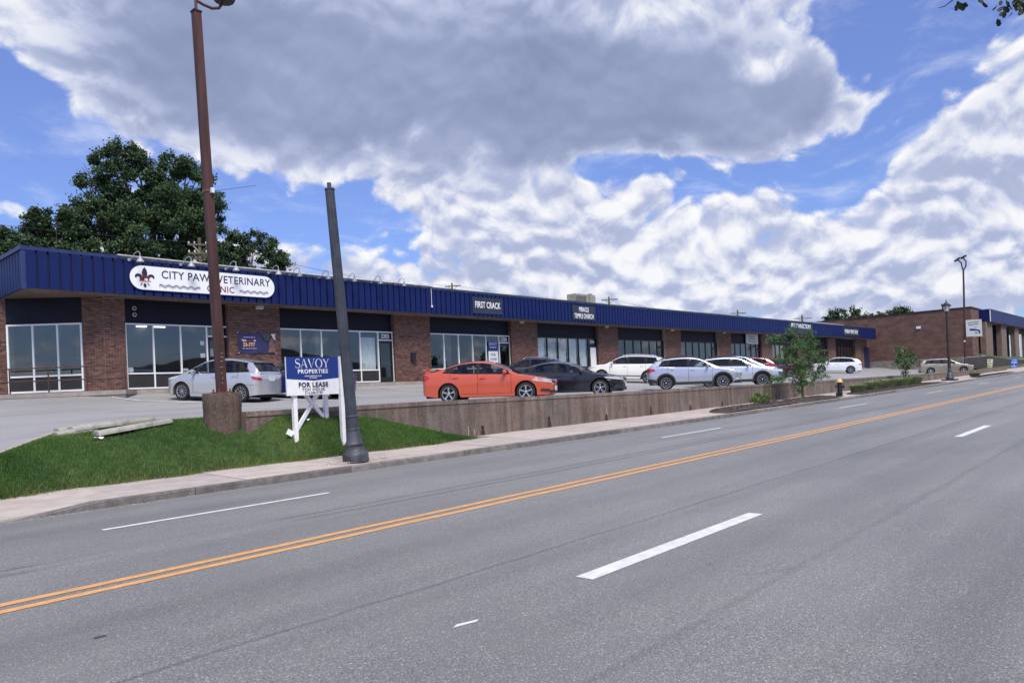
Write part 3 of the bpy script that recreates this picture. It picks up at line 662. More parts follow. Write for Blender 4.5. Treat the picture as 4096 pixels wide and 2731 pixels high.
s = board('shop_sign', 'pale rectangular sign on the dark panel above far dark windows', 65.5, 68.05, 3.2, 4.12, [('', .2, 0)], mat('sign_pale', (.52, .53, .52), .5, var=.2, vs=1.2), y=30.1)
for dz, w_ in ((.22, 1.3), (0., 1.6), (-.24, 1.9)): B().box(66.8-w_/2, 66.8+w_/2, 30.052, 30.058, 3.66+dz-.05, 3.66+dz+.05).build('print_line', GREYTXT, s, w=True)
# banner on the pier
bn = thing('vinyl_banner', 'dark purple vinyl banner with orange digits hung on the brick pier', 'banner', (16.38, 29.96, 2.5))
def flutter(u, v): x = 15.50+1.77*u; z = 2.06+.9*v; return (x, 29.945+.012*math.sin(u*9)+.01*math.sin(v*7+u*4), z-.02*math.sin(math.pi*u)*(1 if v > .5 else -.4))
B().grid(14, 8, flutter).build('banner_sheet', mat('banner_purple', (.032, .03, .10), .5, var=.25, vs=2), bn, w=True, smooth=60)
BL = lambda x, z: (x-16.38, -.045, z-2.5)
INKL = mat('ink_lilac', (.34, .34, .55), .5)
def print_row(p, x0, x1, y, z, h, m, seed):
    rr = random.Random(seed); x = x0; b = MB()
    while x < x1:
        w_ = rr.uniform(.05, .16); b.box(x, min(x+w_, x1), y, y+.003, z-h/2, z+h/2); x += w_+.022
    return b.build('print_line', m, p, w=True)
print_row(bn, 15.74, 16.28, 29.916, 2.755, .045, INKL, 3); print_row(bn, 15.68, 16.34, 29.916, 2.27, .035, INKL, 5)
print_row(bn, 15.86, 16.16, 29.916, 2.615, .06, mat('ink_magenta', (.20, .04, .13), .5), 8)
txt('lettering', 'Text', .12, NUM, bn, BL(15.75, 2.62), sx=.9, bold=.004); txt('lettering', 'to', .12, NUM, bn, BL(16.26, 2.62), sx=.9, bold=.004)
txt('lettering', '33-777', .23, mat('ink_orange', (.80, .42, .22), .5), bn, BL(15.98, 2.43), sx=.85, bold=.008)
for x, z in ((15.49, 2.96), (15.52, 2.08), (17.25, 2.94), (17.25, 2.08)): B().lathe([(.0, 0), (.02, 0), (.02, .03), (.0, .03)], 8, (x, 29.93, z), 'y').build('bolt', PALE, bn, w=True)
B().prism([(16.86, 2.10), (16.92, 2.30), (16.94, 2.52), (16.98, 2.66), (17.02, 2.76), (17.10, 2.72), (17.19, 2.60), (17.23, 2.36), (17.24, 2.10)], 29.918, 29.922).build('printed_picture', mat('print_brown', (.16, .085, .065), .6, var=.4, vs=6), bn, w=True)
B().prism([(16.60, 2.90), (16.72, 2.62), (16.90, 2.60), (17.02, 2.86), (16.9, 2.94)], 29.912, 29.918).build('printed_picture', mat('print_dark', (.05, .055, .07), .6, var=.4, vs=6), bn, w=True)
B().prism([(17.03, 2.93), (17.24, 2.93), (17.25, 2.62), (17.16, 2.70)], 29.914, 29.919).build('printed_picture', mat('print_pale', (.5, .5, .48), .6, var=.3, vs=6), bn, w=True)
# for lease poster behind the glass of the third bay
pp = thing('window_poster', 'tall blue and white FOR LEASE poster inside the shop window', 'poster', ((xs3[4]+xs3[5])/2, 30.17, 2.1)); px = (xs3[4]+xs3[5])/2
B().box(px-.40, px+.40, 30.165, 30.175, 2.28, 2.83).build('poster_top', mat('sign_blue', (.010, .035, .20), .45), pp, w=True)
B().box(px-.40, px+.40, 30.164, 30.174, 1.34, 2.278).build('poster_sheet', WHITE, pp, w=True)
txt('lettering', 'SAVOY', .24, NUM, pp, (0, -.012, .60), sx=.9); txt('lettering', 'PROPERTIES', .11, NUM, pp, (0, -.012, .40)); txt('lettering', 'FOR', .22, NAVYTXT, pp, (0, -.012, -.05)); txt('lettering', 'LEASE', .22, NAVYTXT, pp, (0, -.012, -.30)); txt('lettering', 'TOM WEILER', .09, GREYTXT, pp, (0, -.012, -.53)); txt('lettering', '314.308.3194', .09, GREYTXT, pp, (0, -.012, -.65))

# gooseneck lamps above the clinic sign
SHADE = [mat('lamp_pale', (.36, .375, .40), .45, .1), mat('lamp_grey', (.17, .19, .25), .45, .2)]
LAMPL = ['first gooseneck lamp, above the emblem end of the oval sign', 'second gooseneck lamp, above the first word of the oval sign', 'third gooseneck lamp, just beyond the brown pole above the oval sign', 'fourth gooseneck lamp, above the rounded far end of the oval sign',
         'grey gooseneck lamp just past the oval sign', 'grey gooseneck lamp between the oval sign and the dark lamp post', 'grey gooseneck lamp seen right beside the dark lamp post', 'second to last gooseneck lamp along the blue fascia', 'last gooseneck lamp of the row along the blue fascia']
for i, x in enumerate((10.99, 12.9, 14.74, 16.65, 17.67, 19.14, 20.57, 22.07, 23.53)):
    m = SHADE[0 if i < 4 else 1]; lx = x; t = thing('gooseneck_lamp', LAMPL[i], 'lamp', (lx-.16, 28.9, 5.5), 0, 'gooseneck lamps along the fascia')
    B().tube([(lx-.18, 28.92, 5.46), (lx-.16, 28.82, 5.46), (lx-.10, 28.74, 5.55), (lx-.06, 28.66, 5.68), (lx, 28.56, 5.74), (lx+.05, 28.48, 5.68), (lx+.05, 28.47, 5.55)], .016, 6).build('arm', m, t, w=True, smooth=50)
    B().lathe([(.0, .0), (.034, -.01), (.04, -.07), (.085, -.12), (.125, -.19), (.138, -.22), (.125, -.215), (.075, -.13), (.0, -.1)], 14, (lx+.05, 28.47, 5.56), close=False).build('shade', m, t, w=True, smooth=40)
    B().lathe([(.0, -.02), (.06, -.02), (.06, .01), (.0, .01)], 10, (lx-.18, 28.905, 5.46), 'y').build('base_plate', m, t, w=True)
# roof plant
hv = thing('rooftop_unit', 'boxy beige air conditioning unit on the mall roof', 'rooftop unit', (49, 36.6, 5.25))
HVM = mat('hvac_beige', (.34, .33, .29), .5, .2, var=.15, vs=2); HVD = mat('hvac_grey', (.16, .16, .16), .6, .3, var=.2)  # beige for the casing, darker grey for its curb and louvres
B().box(47.5, 50.2, 36, 36.9, 5.35, 7.45).build('casing', HVM, hv, w=True); B().box(47.45, 50.25, 35.95, 36.95, 5.25, 5.40).build('curb', HVD, hv, w=True)
for i in range(9): B().box(47.5+.16*i, 47.6+.16*i, 35.96, 36.0, 6.3, 7.3).build('louvre', HVD, hv, w=True)
B().box(49.15, 49.45, 35.75, 36.0, 6.0, 7.5).build('duct', HVM, hv, w=True); B().box(49.6, 50.1, 35.97, 36, 5.6, 7.2).build('access_panel', HVM, hv, w=True)
# ------------------------------------------------------------------ retaining wall along the pavement
def wall_mat(name, base):
    m = bpy.data.materials.new(name); m.use_nodes = True; t = m.node_tree; g = G(t); b = t.nodes['Principled BSDF']
    p = g.n('ShaderNodeNewGeometry').outputs['Position']
    st = g.ss(g.noise(g.vm('MULTIPLY', p, (3.5, 3.5, .35)), 1.2, 5., .65), .30, .72, .60, 1.25)
    big = g.ss(g.noise(p, .9, 4., .6), .3, .7, .8, 1.2)
    sp = g.ss(g.noise(p, 75., 3., .75), .36, .66, .55, 1.5)
    f = g.m('MULTIPLY', g.m('MULTIPLY', st, big), sp)
    wp = g.n('ShaderNodeTexVoronoi', i_Vector=p, i_Scale=55.).outputs[1]
    wp = g.ss(g.n('ShaderNodeSeparateColor', i_0=wp).outputs[0], .93, .97)
    c = g.vm('MULTIPLY', g.mix(g.ss(g.noise(p, .5, 3., .5), .35, .65), base, (base[0]*1.08, base[1]*.97, base[2]*.92)), g.n('ShaderNodeCombineXYZ', i_0=f, i_1=f, i_2=f).outputs[0])
    t.links.new(g.mix(g.m('MULTIPLY', wp, .4), c, (.34, .31, .28)), b.inputs['Base Color']); b.inputs['Roughness'].default_value = .93
    bp = g.n('ShaderNodeBump', i_Strength=.9, i_Distance=.015, i_Height=g.noise(p, 60., 3., .7)); t.links.new(bp.outputs[0], b.inputs['Normal'])
    return m
WALLM = wall_mat('wall_aggregate', (.158, .128, .110)); CAPM = wall_mat('wall_cap_concrete', (.17, .14, .122))
def wall_top(x): return float(np.interp(x, [7, 12, 22, 34, 60, 92], [-.215, -.215, -.275, -.30, -.26, -.16]))
rw = thing('retaining_wall', 'long low exposed aggregate concrete wall between pavement and parking lot', 'wall', (7.26, 13.98, -1.25))
edges = [7.26]+[8.4+3.35*i for i in range(26)]
for i, (xa, xb) in enumerate(zip(edges[:-1], edges[1:])):
    e = .008; xa2, xb2 = xa+e, xb-e; P = []
    for y, dz in ((13.86, 0), (14.14, 0)):
        P += [(xa2, y, walk_z(xa)-.1), (xb2, y, walk_z(xb)-.1), (xb2, y, wall_top(xb)-.10), (xa2, y, wall_top(xa)-.10)]
    MB().add(P, ((0, 1, 2, 3), (5, 4, 7, 6), (0, 3, 7, 4), (1, 5, 6, 2), (3, 2, 6, 7))).build('wall_panel', WALLM, rw, w=True)
    P = []
    for y in (13.84, 14.16):
        P += [(xa2, y, wall_top(xa)-.098), (xb2, y, wall_top(xb)-.098), (xb2, y+(.012 if y < 14 else -.012), wall_top(xb)), (xa2, y+(.012 if y < 14 else -.012), wall_top(xa))]
    MB().add(P, ((0, 1, 2, 3), (5, 4, 7, 6), (0, 3, 7, 4), (1, 5, 6, 2), (3, 2, 6, 7), (0, 4, 5, 1))).build('wall_cap', CAPM, rw, w=True)
HOLE = mat('hole_dark', (.006, .005, .005), .95); STAIN = mat('rust_stain', (.035, .026, .023), .95, var=.4, vs=20); LIME = mat('lime_streak', (.40, .36, .32), .95, var=.2, vs=20)
for x, z in ((12.46, -1.01), (13.94, -.98), (16.72, -.90), (19.62, -1.0), (22.3, -.88), (25.1, -.95), (27.7, -.92), (30.4, -.9), (33, -.88)):
    MB().lathe([(.0, -.004), (.04, -.004), (.045, .02)], 10, (x, 13.855, z), 'y').build('weep_hole', HOLE, rw, w=True)
    zb = walk_z(x)+.03
    MB().add([(x-.03, 13.853, z), (x+.03, 13.853, z), (x+.07, 13.853, (z+zb)/2), (x+.10, 13.853, zb), (x-.10, 13.853, zb), (x-.06, 13.853, (z+zb)/2)], ((0, 5, 4, 3, 2, 1),)).build('stain', STAIN, rw, w=True)
for x, z0, z1 in ((13.4, -1.2, -.9), (19.66, -.98, -.72), (20.4, -.95, -.9), (25.15, -.92, -.7), (13.62, -1.15, -1.0)):
    MB().add([(x-.012, 13.854, z0), (x+.012, 13.854, z0), (x+.022, 13.854, (z0+z1)/2), (x+.008, 13.854, z1), (x-.006, 13.854, z1)], ((0, 1, 2, 3, 4),)).build('lime_streak', LIME, rw, w=True)

# ------------------------------------------------------------------ grass bank at the driveway
CREST = [(1.0, 13.4, -1.02), (3.16, 14.0, -.68), (3.74, 14.5, -.54), (4.34, 15.0, -.40), (5.2, 15.2, -.345), (6.05, 15.2, -.335), (7.0, 15.0, -.325), (7.58, 14.55, -.335), (8.2, 13.84, -.38), (9.06, 13.84, -.43), (10.39, 13.84, -.57), (11.4, 13.84, -.80), (12.3, 13.84, -1.04), (13.2, 13.84, -1.19)]
def crest(x):
    c = np.array(CREST); return float(np.interp(x, c[:, 0], c[:, 1])), float(np.interp(x, c[:, 0], c[:, 2]))
def bank_pt(u, v):
    x = 1.0+12.2*u; yc, zc = crest(x); z0 = walk_z(x)-.02; y0 = 13.16+.04*math.sin(x*2.1)+.03*math.sin(x*5.3)
    y = y0+(yc-y0)*v; z = z0+(zc-z0)*(1-(1-min(1, v*1.25))**1.5)+.02*math.sin(x*3+v*4)*v*(1-v)*4
    return x, y, z
def bank_z(x, y):
    yc, zc = crest(x); y0 = 13.16+.04*math.sin(x*2.1)+.03*math.sin(x*5.3)
    return lot_z(x, y) if y > yc else bank_pt((x-1.0)/12.2, max(0, (y-y0)/(yc-y0)))[2]
TURF = mat('turf_soil', (.030, .060, .014), .95, var=.5, vs=7, bump=.8, bs=60)
bank = MB().grid(60, 14, bank_pt).build('grass_bank', TURF, smooth=60); tag(bank, kind='structure')
BLADE = [mat('blade_%d' % i, c, .6, spec=.25) for i, c in enumerate(((.050, .120, .020), (.075, .165, .030), (.034, .088, .016), (.125, .195, .045), (.23, .20, .09)))]
def blades(name, n, base, hmin, hmax, wid, mats, weights, lean=.5, label=None, seed=1):
    r = np.random.default_rng(seed); P = np.array([base(r) for _ in range(n)]); h = r.uniform(hmin, hmax, n); a = r.uniform(0, 2*math.pi, n); le = r.uniform(0, lean, n)*h; b = r.uniform(0, 2*math.pi, n)
    w = wid*r.uniform(.6, 1.3, n)
    A = P+np.c_[np.cos(a)*w, np.sin(a)*w, -.01*np.ones(n)]; B_ = P-np.c_[np.cos(a)*w, np.sin(a)*w, .01*np.ones(n)]; T = P+np.c_[np.cos(b)*le, np.sin(b)*le, h]
    V = np.stack([A, B_, T], 1).reshape(-1, 3); me = bpy.data.meshes.new(name); me.vertices.add(3*n); me.vertices.foreach_set('co', V.ravel())
    me.loops.add(3*n); me.loops.foreach_set('vertex_index', np.arange(3*n)); me.polygons.add(n); me.polygons.foreach_set('loop_start', np.arange(0, 3*n, 3)); me.polygons.foreach_set('loop_total', np.full(n, 3))
    for m in mats: me.materials.append(m)
    mi = r.choice(len(mats), n, p=np.array(weights)/sum(weights))
    pn = np.sin(P[:, 0]*1.9+np.sin(P[:, 1]*3.1)*1.3)+np.sin(P[:, 0]*.8-P[:, 1]*2.3+1.)+.6*np.sin(P[:, 0]*5.1+P[:, 1]*6.)+r.normal(0, .45, n)
    mi = np.where(pn > 1.25, np.minimum(3, len(mats)-1), np.where(pn < -1.3, 2, mi)); me.polygons.foreach_set('material_index', mi); me.update(calc_edges=True)
    o = bpy.data.objects.new(name, me); COL.objects.link(o); return o
def bank_base(r):
    u = r.uniform(.1, 1.); v = r.uniform(0, 1)**.9; return bank_pt(u, v)
go = blades('grass', 120000, bank_base, .025, .062, .0045, BLADE, (34, 28, 22, 10, 3), .7, seed=2); tag(go, 'short green mown grass covering the bank by the driveway', 'grass', kind='stuff')
def edge_base(r):
    u = r.uniform(.1, .98); v = r.normal(.01, .055); x, y, z = bank_pt(u, max(min(v, 1), 0)); return (x, y+min(0, v)*1.2, z)
ge = blades('grass_edge', 13000, edge_base, .03, .12, .004, BLADE, (20, 10, 20, 10, 40), 1.1, seed=3); tag(ge, 'dry and green grass fringe along the back of the pavement', 'grass', kind='stuff')
KP = mat('edging_pink', (.42, .34, .30), .9, var=.15)
b = MB(); pts = [(2.2, 13.72), (3.16, 14.02), (3.74, 14.52), (4.34, 15.03), (5.0, 15.2)]
for i, (x, y) in enumerate(pts):
    z = lot_z(x, y)+.03; b.v += [(x, y-.03, z-.2), (x, y-.03, crest(x)[1]+.03), (x-.05, y+.09, crest(x)[1]+.03), (x-.05, y+.10, z-.2)]
for i in range(len(pts)-1):
    for q in range(3): b.f.append((4*i+q, 4*i+q+4, 4*i+q+5, 4*i+q+1)); b.m.append(0)
tag(b.build('driveway_edging', KP), kind='structure')
# spare concrete wheel stops dumped on the grass
STOP = mat('stop_concrete', (.34, .325, .285), .9, var=.25, vs=5, bump=.6, bs=50, fine=.15, fs=80)
LBL = ['longest concrete wheel stop of the pile, at its back by the lot', 'middle concrete wheel stop of the pile on the grass', 'front concrete wheel stop of the pile on the grass', 'short concrete wheel stop partly under the others on the grass']
for i, (xa, ya, xb, yb, dz) in enumerate(((4.20, 14.84, 5.60, 15.14, .035), (4.34, 14.56, 5.88, 14.88, .035), (4.66, 14.28, 6.08, 14.58, .03), (4.08, 14.50, 4.78, 14.66, .0))):
    za, zb_ = bank_z(xa, ya)+dz-.01, bank_z(xb, yb)+dz-.01; d = Vector((xb-xa, yb-ya, zb_-za)); L = d.length; s_ = thing('wheel_stop', LBL[i], 'wheel stop', (xa, ya, za), math.atan2(d.y, d.x), 'spare wheel stops on the grass')
    s_.rotation_euler = (0, -math.asin((zb_-za)/L), math.atan2(d.y, d.x))
    pr = [(-.11, 0), (.11, 0), (.105, .05), (.085, .085), (-.085, .085), (-.105, .045)]; b = MB()
    for k, xx in enumerate((0, .05, L-.05, L)): f = .9 if k in (0, 3) else 1; b.v += [(xx, y*f, z*f) for y, z in pr]
    for k in range(3):
        for q in range(6): b.f.append((k*6+q, k*6+(q+1) % 6, k*6+6+(q+1) % 6, k*6+6+q)); b.m.append(0)
    b.f += [tuple(reversed(range(6))), tuple(range(18, 24))]; b.m += [0, 0]
    b.build('block', STOP, s_)
    for fx in (.25, .75): MB().lathe([(.016, .0855), (.016, .087)], 8, (L*fx, 0, 0)).build('pin_hole', HOLE, s_)
# litter
for i, (u, v, lab) in enumerate(((.10, .16, 'crumpled white paper scrap low on the grass bank'), (.30, .52, 'white paper scrap halfway up the grass bank'), (.61, .60, 'white plastic scrap on the grass below the lease sign'))):
    x, y, z = bank_pt(u, v); b = MB(); rr = random.Random(i)
    b.grid(4, 2, lambda p, q: (x+(p-.5)*.16+rr.uniform(-.01, .01), y+(q-.5)*.06, z+.045+.02*math.sin(p*7+q*3)+rr.uniform(0, .015)))
    tag(b.build('paper_scrap', WHITE, org=(x, y, z)), lab, 'litter', 'litter on the grass')

# ------------------------------------------------------------------ tall brown light pole on its concrete drum
bp_ = thing('parking_light_pole', 'tall rusty brown steel light pole on a round concrete drum base', 'light pole', (7.01, 14.3, -.54))
DRUM = wall_mat('drum_aggregate', (.105, .074, .060))
prf = [(.33, -.5), (.335, .0), (.34, .10), (.345, .22), (.345, .40), (.35, .42), (.352, .66), (.345, .69), (.0, .69)]
b = MB(); n = 28
for r_, h in prf:
    for k in range(n): a = 2*math.pi*k/n; j = 1+(.012*random.uniform(-1, 1) if .0 < h < .2 else 0); b.v.append((7.01+1.05*r_*j*math.cos(a), 14.3+1.05*r_*j*math.sin(a), -.54+h*1.05))
for i in range(len(prf)-1):
    for k in range(n): b.f.append((i*n+k, i*n+(k+1) % n, (i+1)*n+(k+1) % n, (i+1)*n+k)); b.m.append(0)
b.build('concrete_drum', DRUM, bp_, w=True, smooth=40)
POLE = mat('pole_brown', (.072, .029, .025), .6, .2, var=.35, vs=1.6, st=(6, 6, .5)); RUST = mat('rust', (.12, .05, .03), .8, var=.4)
T0, T1 = Vector((7.01, 14.3, .18)), Vector((6.83, 14.32, 7.80)); hw = .076
b = MB()
for P, w_ in ((T0, hw*1.05), (T1, hw*.95)): b.v += [(P.x+i*w_, P.y+j*w_, P.z) for i, j in ((-1, -1), (1, -1), (1, 1), (-1, 1))]
b.f += [(0, 1, 5, 4), (1, 2, 6, 5), (2, 3, 7, 6), (3, 0, 4, 7), (4, 5, 6, 7)]; b.m += [0]*5
b.build('shaft', POLE, bp_, w=True)
MB().box(6.86, 7.16, 14.15, 14.45, .180, .21).build('base_plate', RUST, bp_, w=True)
for i, j in ((-1, -1), (1, -1), (1, 1), (-1, 1)): MB().lathe([(.018, .19), (.018, .25), (.0, .255)], 6, (7.01+.115*i, 14.3+.115*j, .015)).build('bolt', RUST, bp_, w=True)
MB().box(6.745, 6.915, 14.235, 14.405, 7.80, 7.83).build('cap', DARKM, bp_, w=True)
MB().tube([(6.83, 14.32, 7.78), (6.83, 14.32, 8.12)], .03, 8).build('tenon', POLE, bp_, w=True)
MB().tube([(6.83, 14.32, 8.05), (6.96, 14.28, 7.99), (7.12, 14.23, 7.95), (7.25, 14.2, 7.99), (7.33, 14.18, 8.12)], .03, 8).build('arm', POLE, bp_, w=True, smooth=50)
MB().lathe([(.0, 8.36), (.16, 8.34), (.22, 8.19), (.19, 8.15), (.0, 8.15)], 12, (7.35, 14.17, 0)).build('flood_head', DARKM, bp_, w=True)
zb = 4.23; f_ = (zb-.18)/7.62; cx, cy = 7.01-.18*f_, 14.3+.02*f_
MB().box(cx-.085, cx+.085, cy-.085, cy+.085, zb-.03, zb+.03).build('strap', RUST, bp_, w=True)
MB().box(cx+.0, cx+.06, cy-.15, cy-.085, zb-.05, zb+.05).build('clamp', PALE, bp_, w=True)
MB().tube([(cx+.07, cy-.12, zb-.01), (cx+.80, cy-.45, zb+.16)], .0055, 5).build('bracket_rod', DARKM, bp_, w=True)
SCR = mat('scratch_pale', (.42, .34, .32), .7)
for z, w_, t_ in ((.98, .05, .4), (.90, .07, -.3), (.82, .05, .5), (.70, .06, .1), (.58, .03, 1.2), (.48, .03, 1.3), (.38, .025, 1.4)): MB().obox((7.0+random.uniform(-.02, .02), 14.218, z), (w_*math.cos(t_)/2, 0, w_*math.sin(t_)/2), (0, .002, 0), (-.004*math.sin(t_), 0, .004*math.cos(t_))).build('scratch_mark', SCR, bp_, w=True)

# ------------------------------------------------------------------ lease sign: two boards set in a V on white posts
ls = thing('lease_sign', 'white and blue SAVOY PROPERTIES for lease board on white posts', 'sign', (8.5, 13.3, -.65))
SBL = mat('sign_blue', (.010, .035, .20), .45)
PL, PR = Vector((7.87, 13.31, 0)), Vector((9.10, 13.31, 0)); dx = (PR-PL)
def lp(u, z, out=0.): p = PL+dx*u; return Vector((p.x, p.y-out, z))
z0, z1 = .065, .845
MB().obox((PL+PR)/2+Vector((0, 0, (z0+z1)/2)), dx/2, (0, .02, 0), (0, 0, (z1-z0)/2)).build('board', WHITE, ls, w=True)
pts = [(0, z1), (1, z1), (1, .405), (.5, .36), (0, .405)]
MB().poly([lp(u, z, .0235) for u, z in reversed(pts)]).build('blue_field', SBL, ls, w=True)
LS = lambda x, z: (x-8.5, 13.31-.027-13.3, z+.65)
# SAVOY in thick-and-thin capitals
def serif(word, xc, zc, h, m):
    W_ = {'S': .62, 'A': .86, 'V': .86, 'O': .92, 'Y': .80}; tot = sum(W_[c]*h*1.08 for c in word); x = xc-tot/2; y = 13.283
    q = lambda L: b.poly([(x0_+a*h, y, zc+(c-.5)*h) for a, c in reversed(L)])
    for c in word:
        x0_ = x; b = MB()
        if c == 'A':
            q([(.05, 0), (.09, 0), (.42, .98), (.40, 1.0)]); q([(.38, 1), (.46, 1), (.82, 0), (.68, 0)]); q([(.22, .32), (.60, .32), (.60, .36), (.22, .36)]); q([(-.02, 0), (.18, 0), (.18, .03), (-.02, .03)]); q([(.60, 0), (.88, 0), (.88, .03), (.60, .03)])
        if c == 'V':
            q([(.0, 1), (.14, 1), (.46, .0), (.40, 0)]); q([(.44, 0), (.47, .05), (.80, 1), (.76, 1)]); q([(-.06, .97), (.22, .97), (.22, 1), (-.06, 1)]); q([(.66, .97), (.88, .97), (.88, 1), (.66, 1)])
        if c == 'Y':
            q([(.0, 1), (.14, 1), (.44, .45), (.32, .45)]); q([(.38, .47), (.43, .47), (.76, 1), (.71, 1)]); q([(.32, 0), (.44, 0), (.44, .47), (.32, .47)]); q([(-.06, .97), (.22, .97), (.22, 1), (-.06, 1)]); q([(.62, .97), (.84, .97), (.84, 1), (.62, 1)]); q([(.22, 0), (.54, 0), (.54, .03), (.22, .03)])
        if c == 'O':
            n = 28
            for k in range(n):
                P = []
                for kk in (k, k+1):
                    a = 2*math.pi*kk/n; P.append(((.45+.45*math.cos(a), .5+.52*math.sin(a)), (.45+.33*math.cos(a), .5+.48*math.sin(a))))
                q([P[0][1], P[0][0], P[1][0], P[1][1]])
        if c == 'S':
            n = 22; L = []
            for k in range(n+1):
                t = k/n
                if t < .5: a = R(40)+R(230)*(t/.5); L.append((.29+.23*math.cos(a), .755+.245*math.sin(a), a))
                else: a = R(90)-R(230)*((t-.5)/.5); L.append((.30+.26*math.cos(a), .255+.255*math.sin(a), a))
            for k in range(n):
                (a0, c0, _), (a1, c1, _) = L[k], L[k+1]; d = Vector((a1-a0, c1-c0)).normalized(); tt = .02+.055*math.exp(-((k/n-.5)/.22)**2); nx, nz = -d.y*tt, d.x*tt
                q([(a0+nx, c0+nz), (a0-nx, c0-nz), (a1-nx, c1-nz), (a1+nx, c1+nz)])
            q([(.48, .80), (.52, .80), (.52, .98), (.49, .98)]); q([(.04, .02), (.07, .02), (.07, .22), (.03, .22)])
        x += W_[c]*h*1.08; b.build('letter', m, ls, w=True)
serif('SAVOY', 8.48, .715, .185, WHITE)
txt('lettering', 'PROPERTIES', .118, WHITE, ls, LS(8.48, .545), sx=1.02, space=1.12, bold=.002)
txt('lettering', 'SAVOYPROPERTIES.COM', .036, WHITE, ls, LS(8.48, .452), sx=1.); txt('lettering', '314.308.3000', .032, WHITE, ls, LS(8.48, .415))
txt('lettering', 'FOR LEASE', .135, NAVYTXT, ls, LS(8.48, .272), sx=1., space=1.1, bold=.003)
txt('lettering', 'TOM WEILER', .085, GREYTXT, ls, LS(8.48, .175), sx=1.05, space=1.05); txt('lettering', '314.308.3194', .07, GREYTXT, ls, LS(8.48, .108), sx=1.1)
# second board behind, seen on edge
p2 = Vector((9.06, 13.34, 0)); q2 = Vector((9.22, 14.1, 0)); p2, q2 = Vector((9.14, 13.26, 0)), Vector((8.2, 13.80, 0))
MB().bar((9.145, 13.275, .86), (9.145, 13.275, .03), .055, .06).build('edge_post', WHITE, ls, w=True)
for x, y, zt, zb in ((8.07, 13.37, .10, -1.05), (9.02, 13.70, .80, -.95), (9.16, 13.30, .84, -1.15)): MB().bar((x, y, zb), (x+.0, y, zt), .085, .085).build('post', WHITE, ls, w=True)
MB().bar((8.02, 13.37, -.74), (8.86, 13.66, .16), .035, .085).build('brace', WHITE, ls, w=True); MB().bar((8.30, 13.44, .16), (9.0, 13.71, -.46), .035, .085).build('brace', WHITE, ls, w=True)
MB().bar((8.05, 13.42, .45), (9.0, 13.72, .45), .04, .08).build('rail', WHITE, ls, w=True)
MB().obox((7.95, 13.38, -.68), (.06, 0, -.035), (.0, .01, 0), (.03, 0, .05)).build('stake', WHITE, ls, w=True)

# ------------------------------------------------------------------ dark fluted lamp post without its lantern
lq = thing('lamp_post', 'dark grey fluted lamp post without lantern, leaning by the kerb', 'lamp post', (8.42, 11.84, walk_z(8.4)))
IRON = mat('iron_grey', (.055, .060, .075), .5, .35, var=.3, vs=3, bump=.3, bs=30); IRON2 = mat('iron_worn', (.072, .075, .092), .55, .3, var=.4, vs=4, bump=.3, bs=40)
lq.rotation_euler = (R(-.6), R(-3.2), 0)
prof = [(.25, 0), (.25, .13), (.245, .15), (.235, .17), (.20, .20), (.175, .24), (.168, .30), (.178, .32), (.18, .345), (.165, .37), (.145, .42), (.13, .50), (.122, .58), (.12, .60), (.128, .61), (.128, .64), (.118, .65)]
MB().lathe(prof, 24).build('base', IRON2, lq, smooth=30)
b = MB(); n = 16; Hh = 5.20
for z, r_ in ((.64, .112), (Hh, .086)):
    for k in range(2*n): a = 2*math.pi*k/(2*n); rr = r_*(1 if k % 2 else .93); b.v.append((rr*math.cos(a), rr*math.sin(a), z))
for k in range(2*n): b.f.append((k, (k+1) % (2*n), 2*n+(k+1) % (2*n), 2*n+k)); b.m.append(0)
b.f.append(tuple(range(2*n, 4*n))); b.m.append(0); b.build('shaft', IRON, lq)
MB().lathe([(.112, .86), (.122, .87), (.122, .885), (.110, .895)], 20).build('ring', IRON2, lq, smooth=30)
MB().lathe([(.086, Hh), (.096, Hh+.01), (.096, Hh+.03), (.04, Hh+.035), (.04, Hh+.14), (.0, Hh+.145)], 16).build('tenon', IRON, lq, smooth=30)
MB().box(.08, .115, -.01, .01, Hh+.0, Hh+.025).build('tab', IRON, lq)
CH = [mat('chip_%d' % i, c, .9) for i, c in enumerate(((.52, .47, .40), (.40, .36, .31), (.62, .58, .52)))]
b = MB()
for _ in range(650):
    a, r_ = random.uniform(0, 6.28), random.uniform(.2, .62)*random.uniform(.6, 1); x, y = 8.42+r_*1.5*math.cos(a), 11.80+min(.36, r_*math.sin(a)) if math.sin(a) > 0 else 11.80+r_*.34*math.sin(a)
    s_ = random.uniform(.008, .02); z = walk_z(x)+random.uniform(0, .02); v = [Vector((random.uniform(-1, 1), random.uniform(-1, 1), random.uniform(-.6, .9)))*s_ for _ in range(5)]
    b.add([(x+p.x, y+p.y, z+p.z) for p in v], ((0, 1, 2), (0, 2, 3), (0, 3, 4), (1, 3, 2), (1, 4, 3), (0, 4, 1)), random.randrange(3))
tag(b.build('gravel', CH, org=(8.42, 11.8, walk_z(8.4))), 'pale stone chips heaped round the foot of the dark lamp post', 'gravel', kind='stuff')
b = MB()
for _ in range(420):
    x = random.uniform(2.3, 6.2); y = 11.33-abs(random.gauss(0, .05)); s_ = random.uniform(.004, .012); z = road_z(x)+.004
    v = [Vector((random.uniform(-1, 1), random.uniform(-1, 1), random.uniform(-.3, .9)))*s_ for _ in range(4)]
    b.add([(x+p.x, y+p.y, z+p.z) for p in v], ((0, 1, 2), (0, 2, 3), (0, 3, 1), (1, 3, 2)), random.randrange(3))
tag(b.build('kerb_debris', CH, org=(4, 11.3, road_z(4))), 'small stones and crumbs lying in the gutter by the kerb', 'debris', kind='stuff')

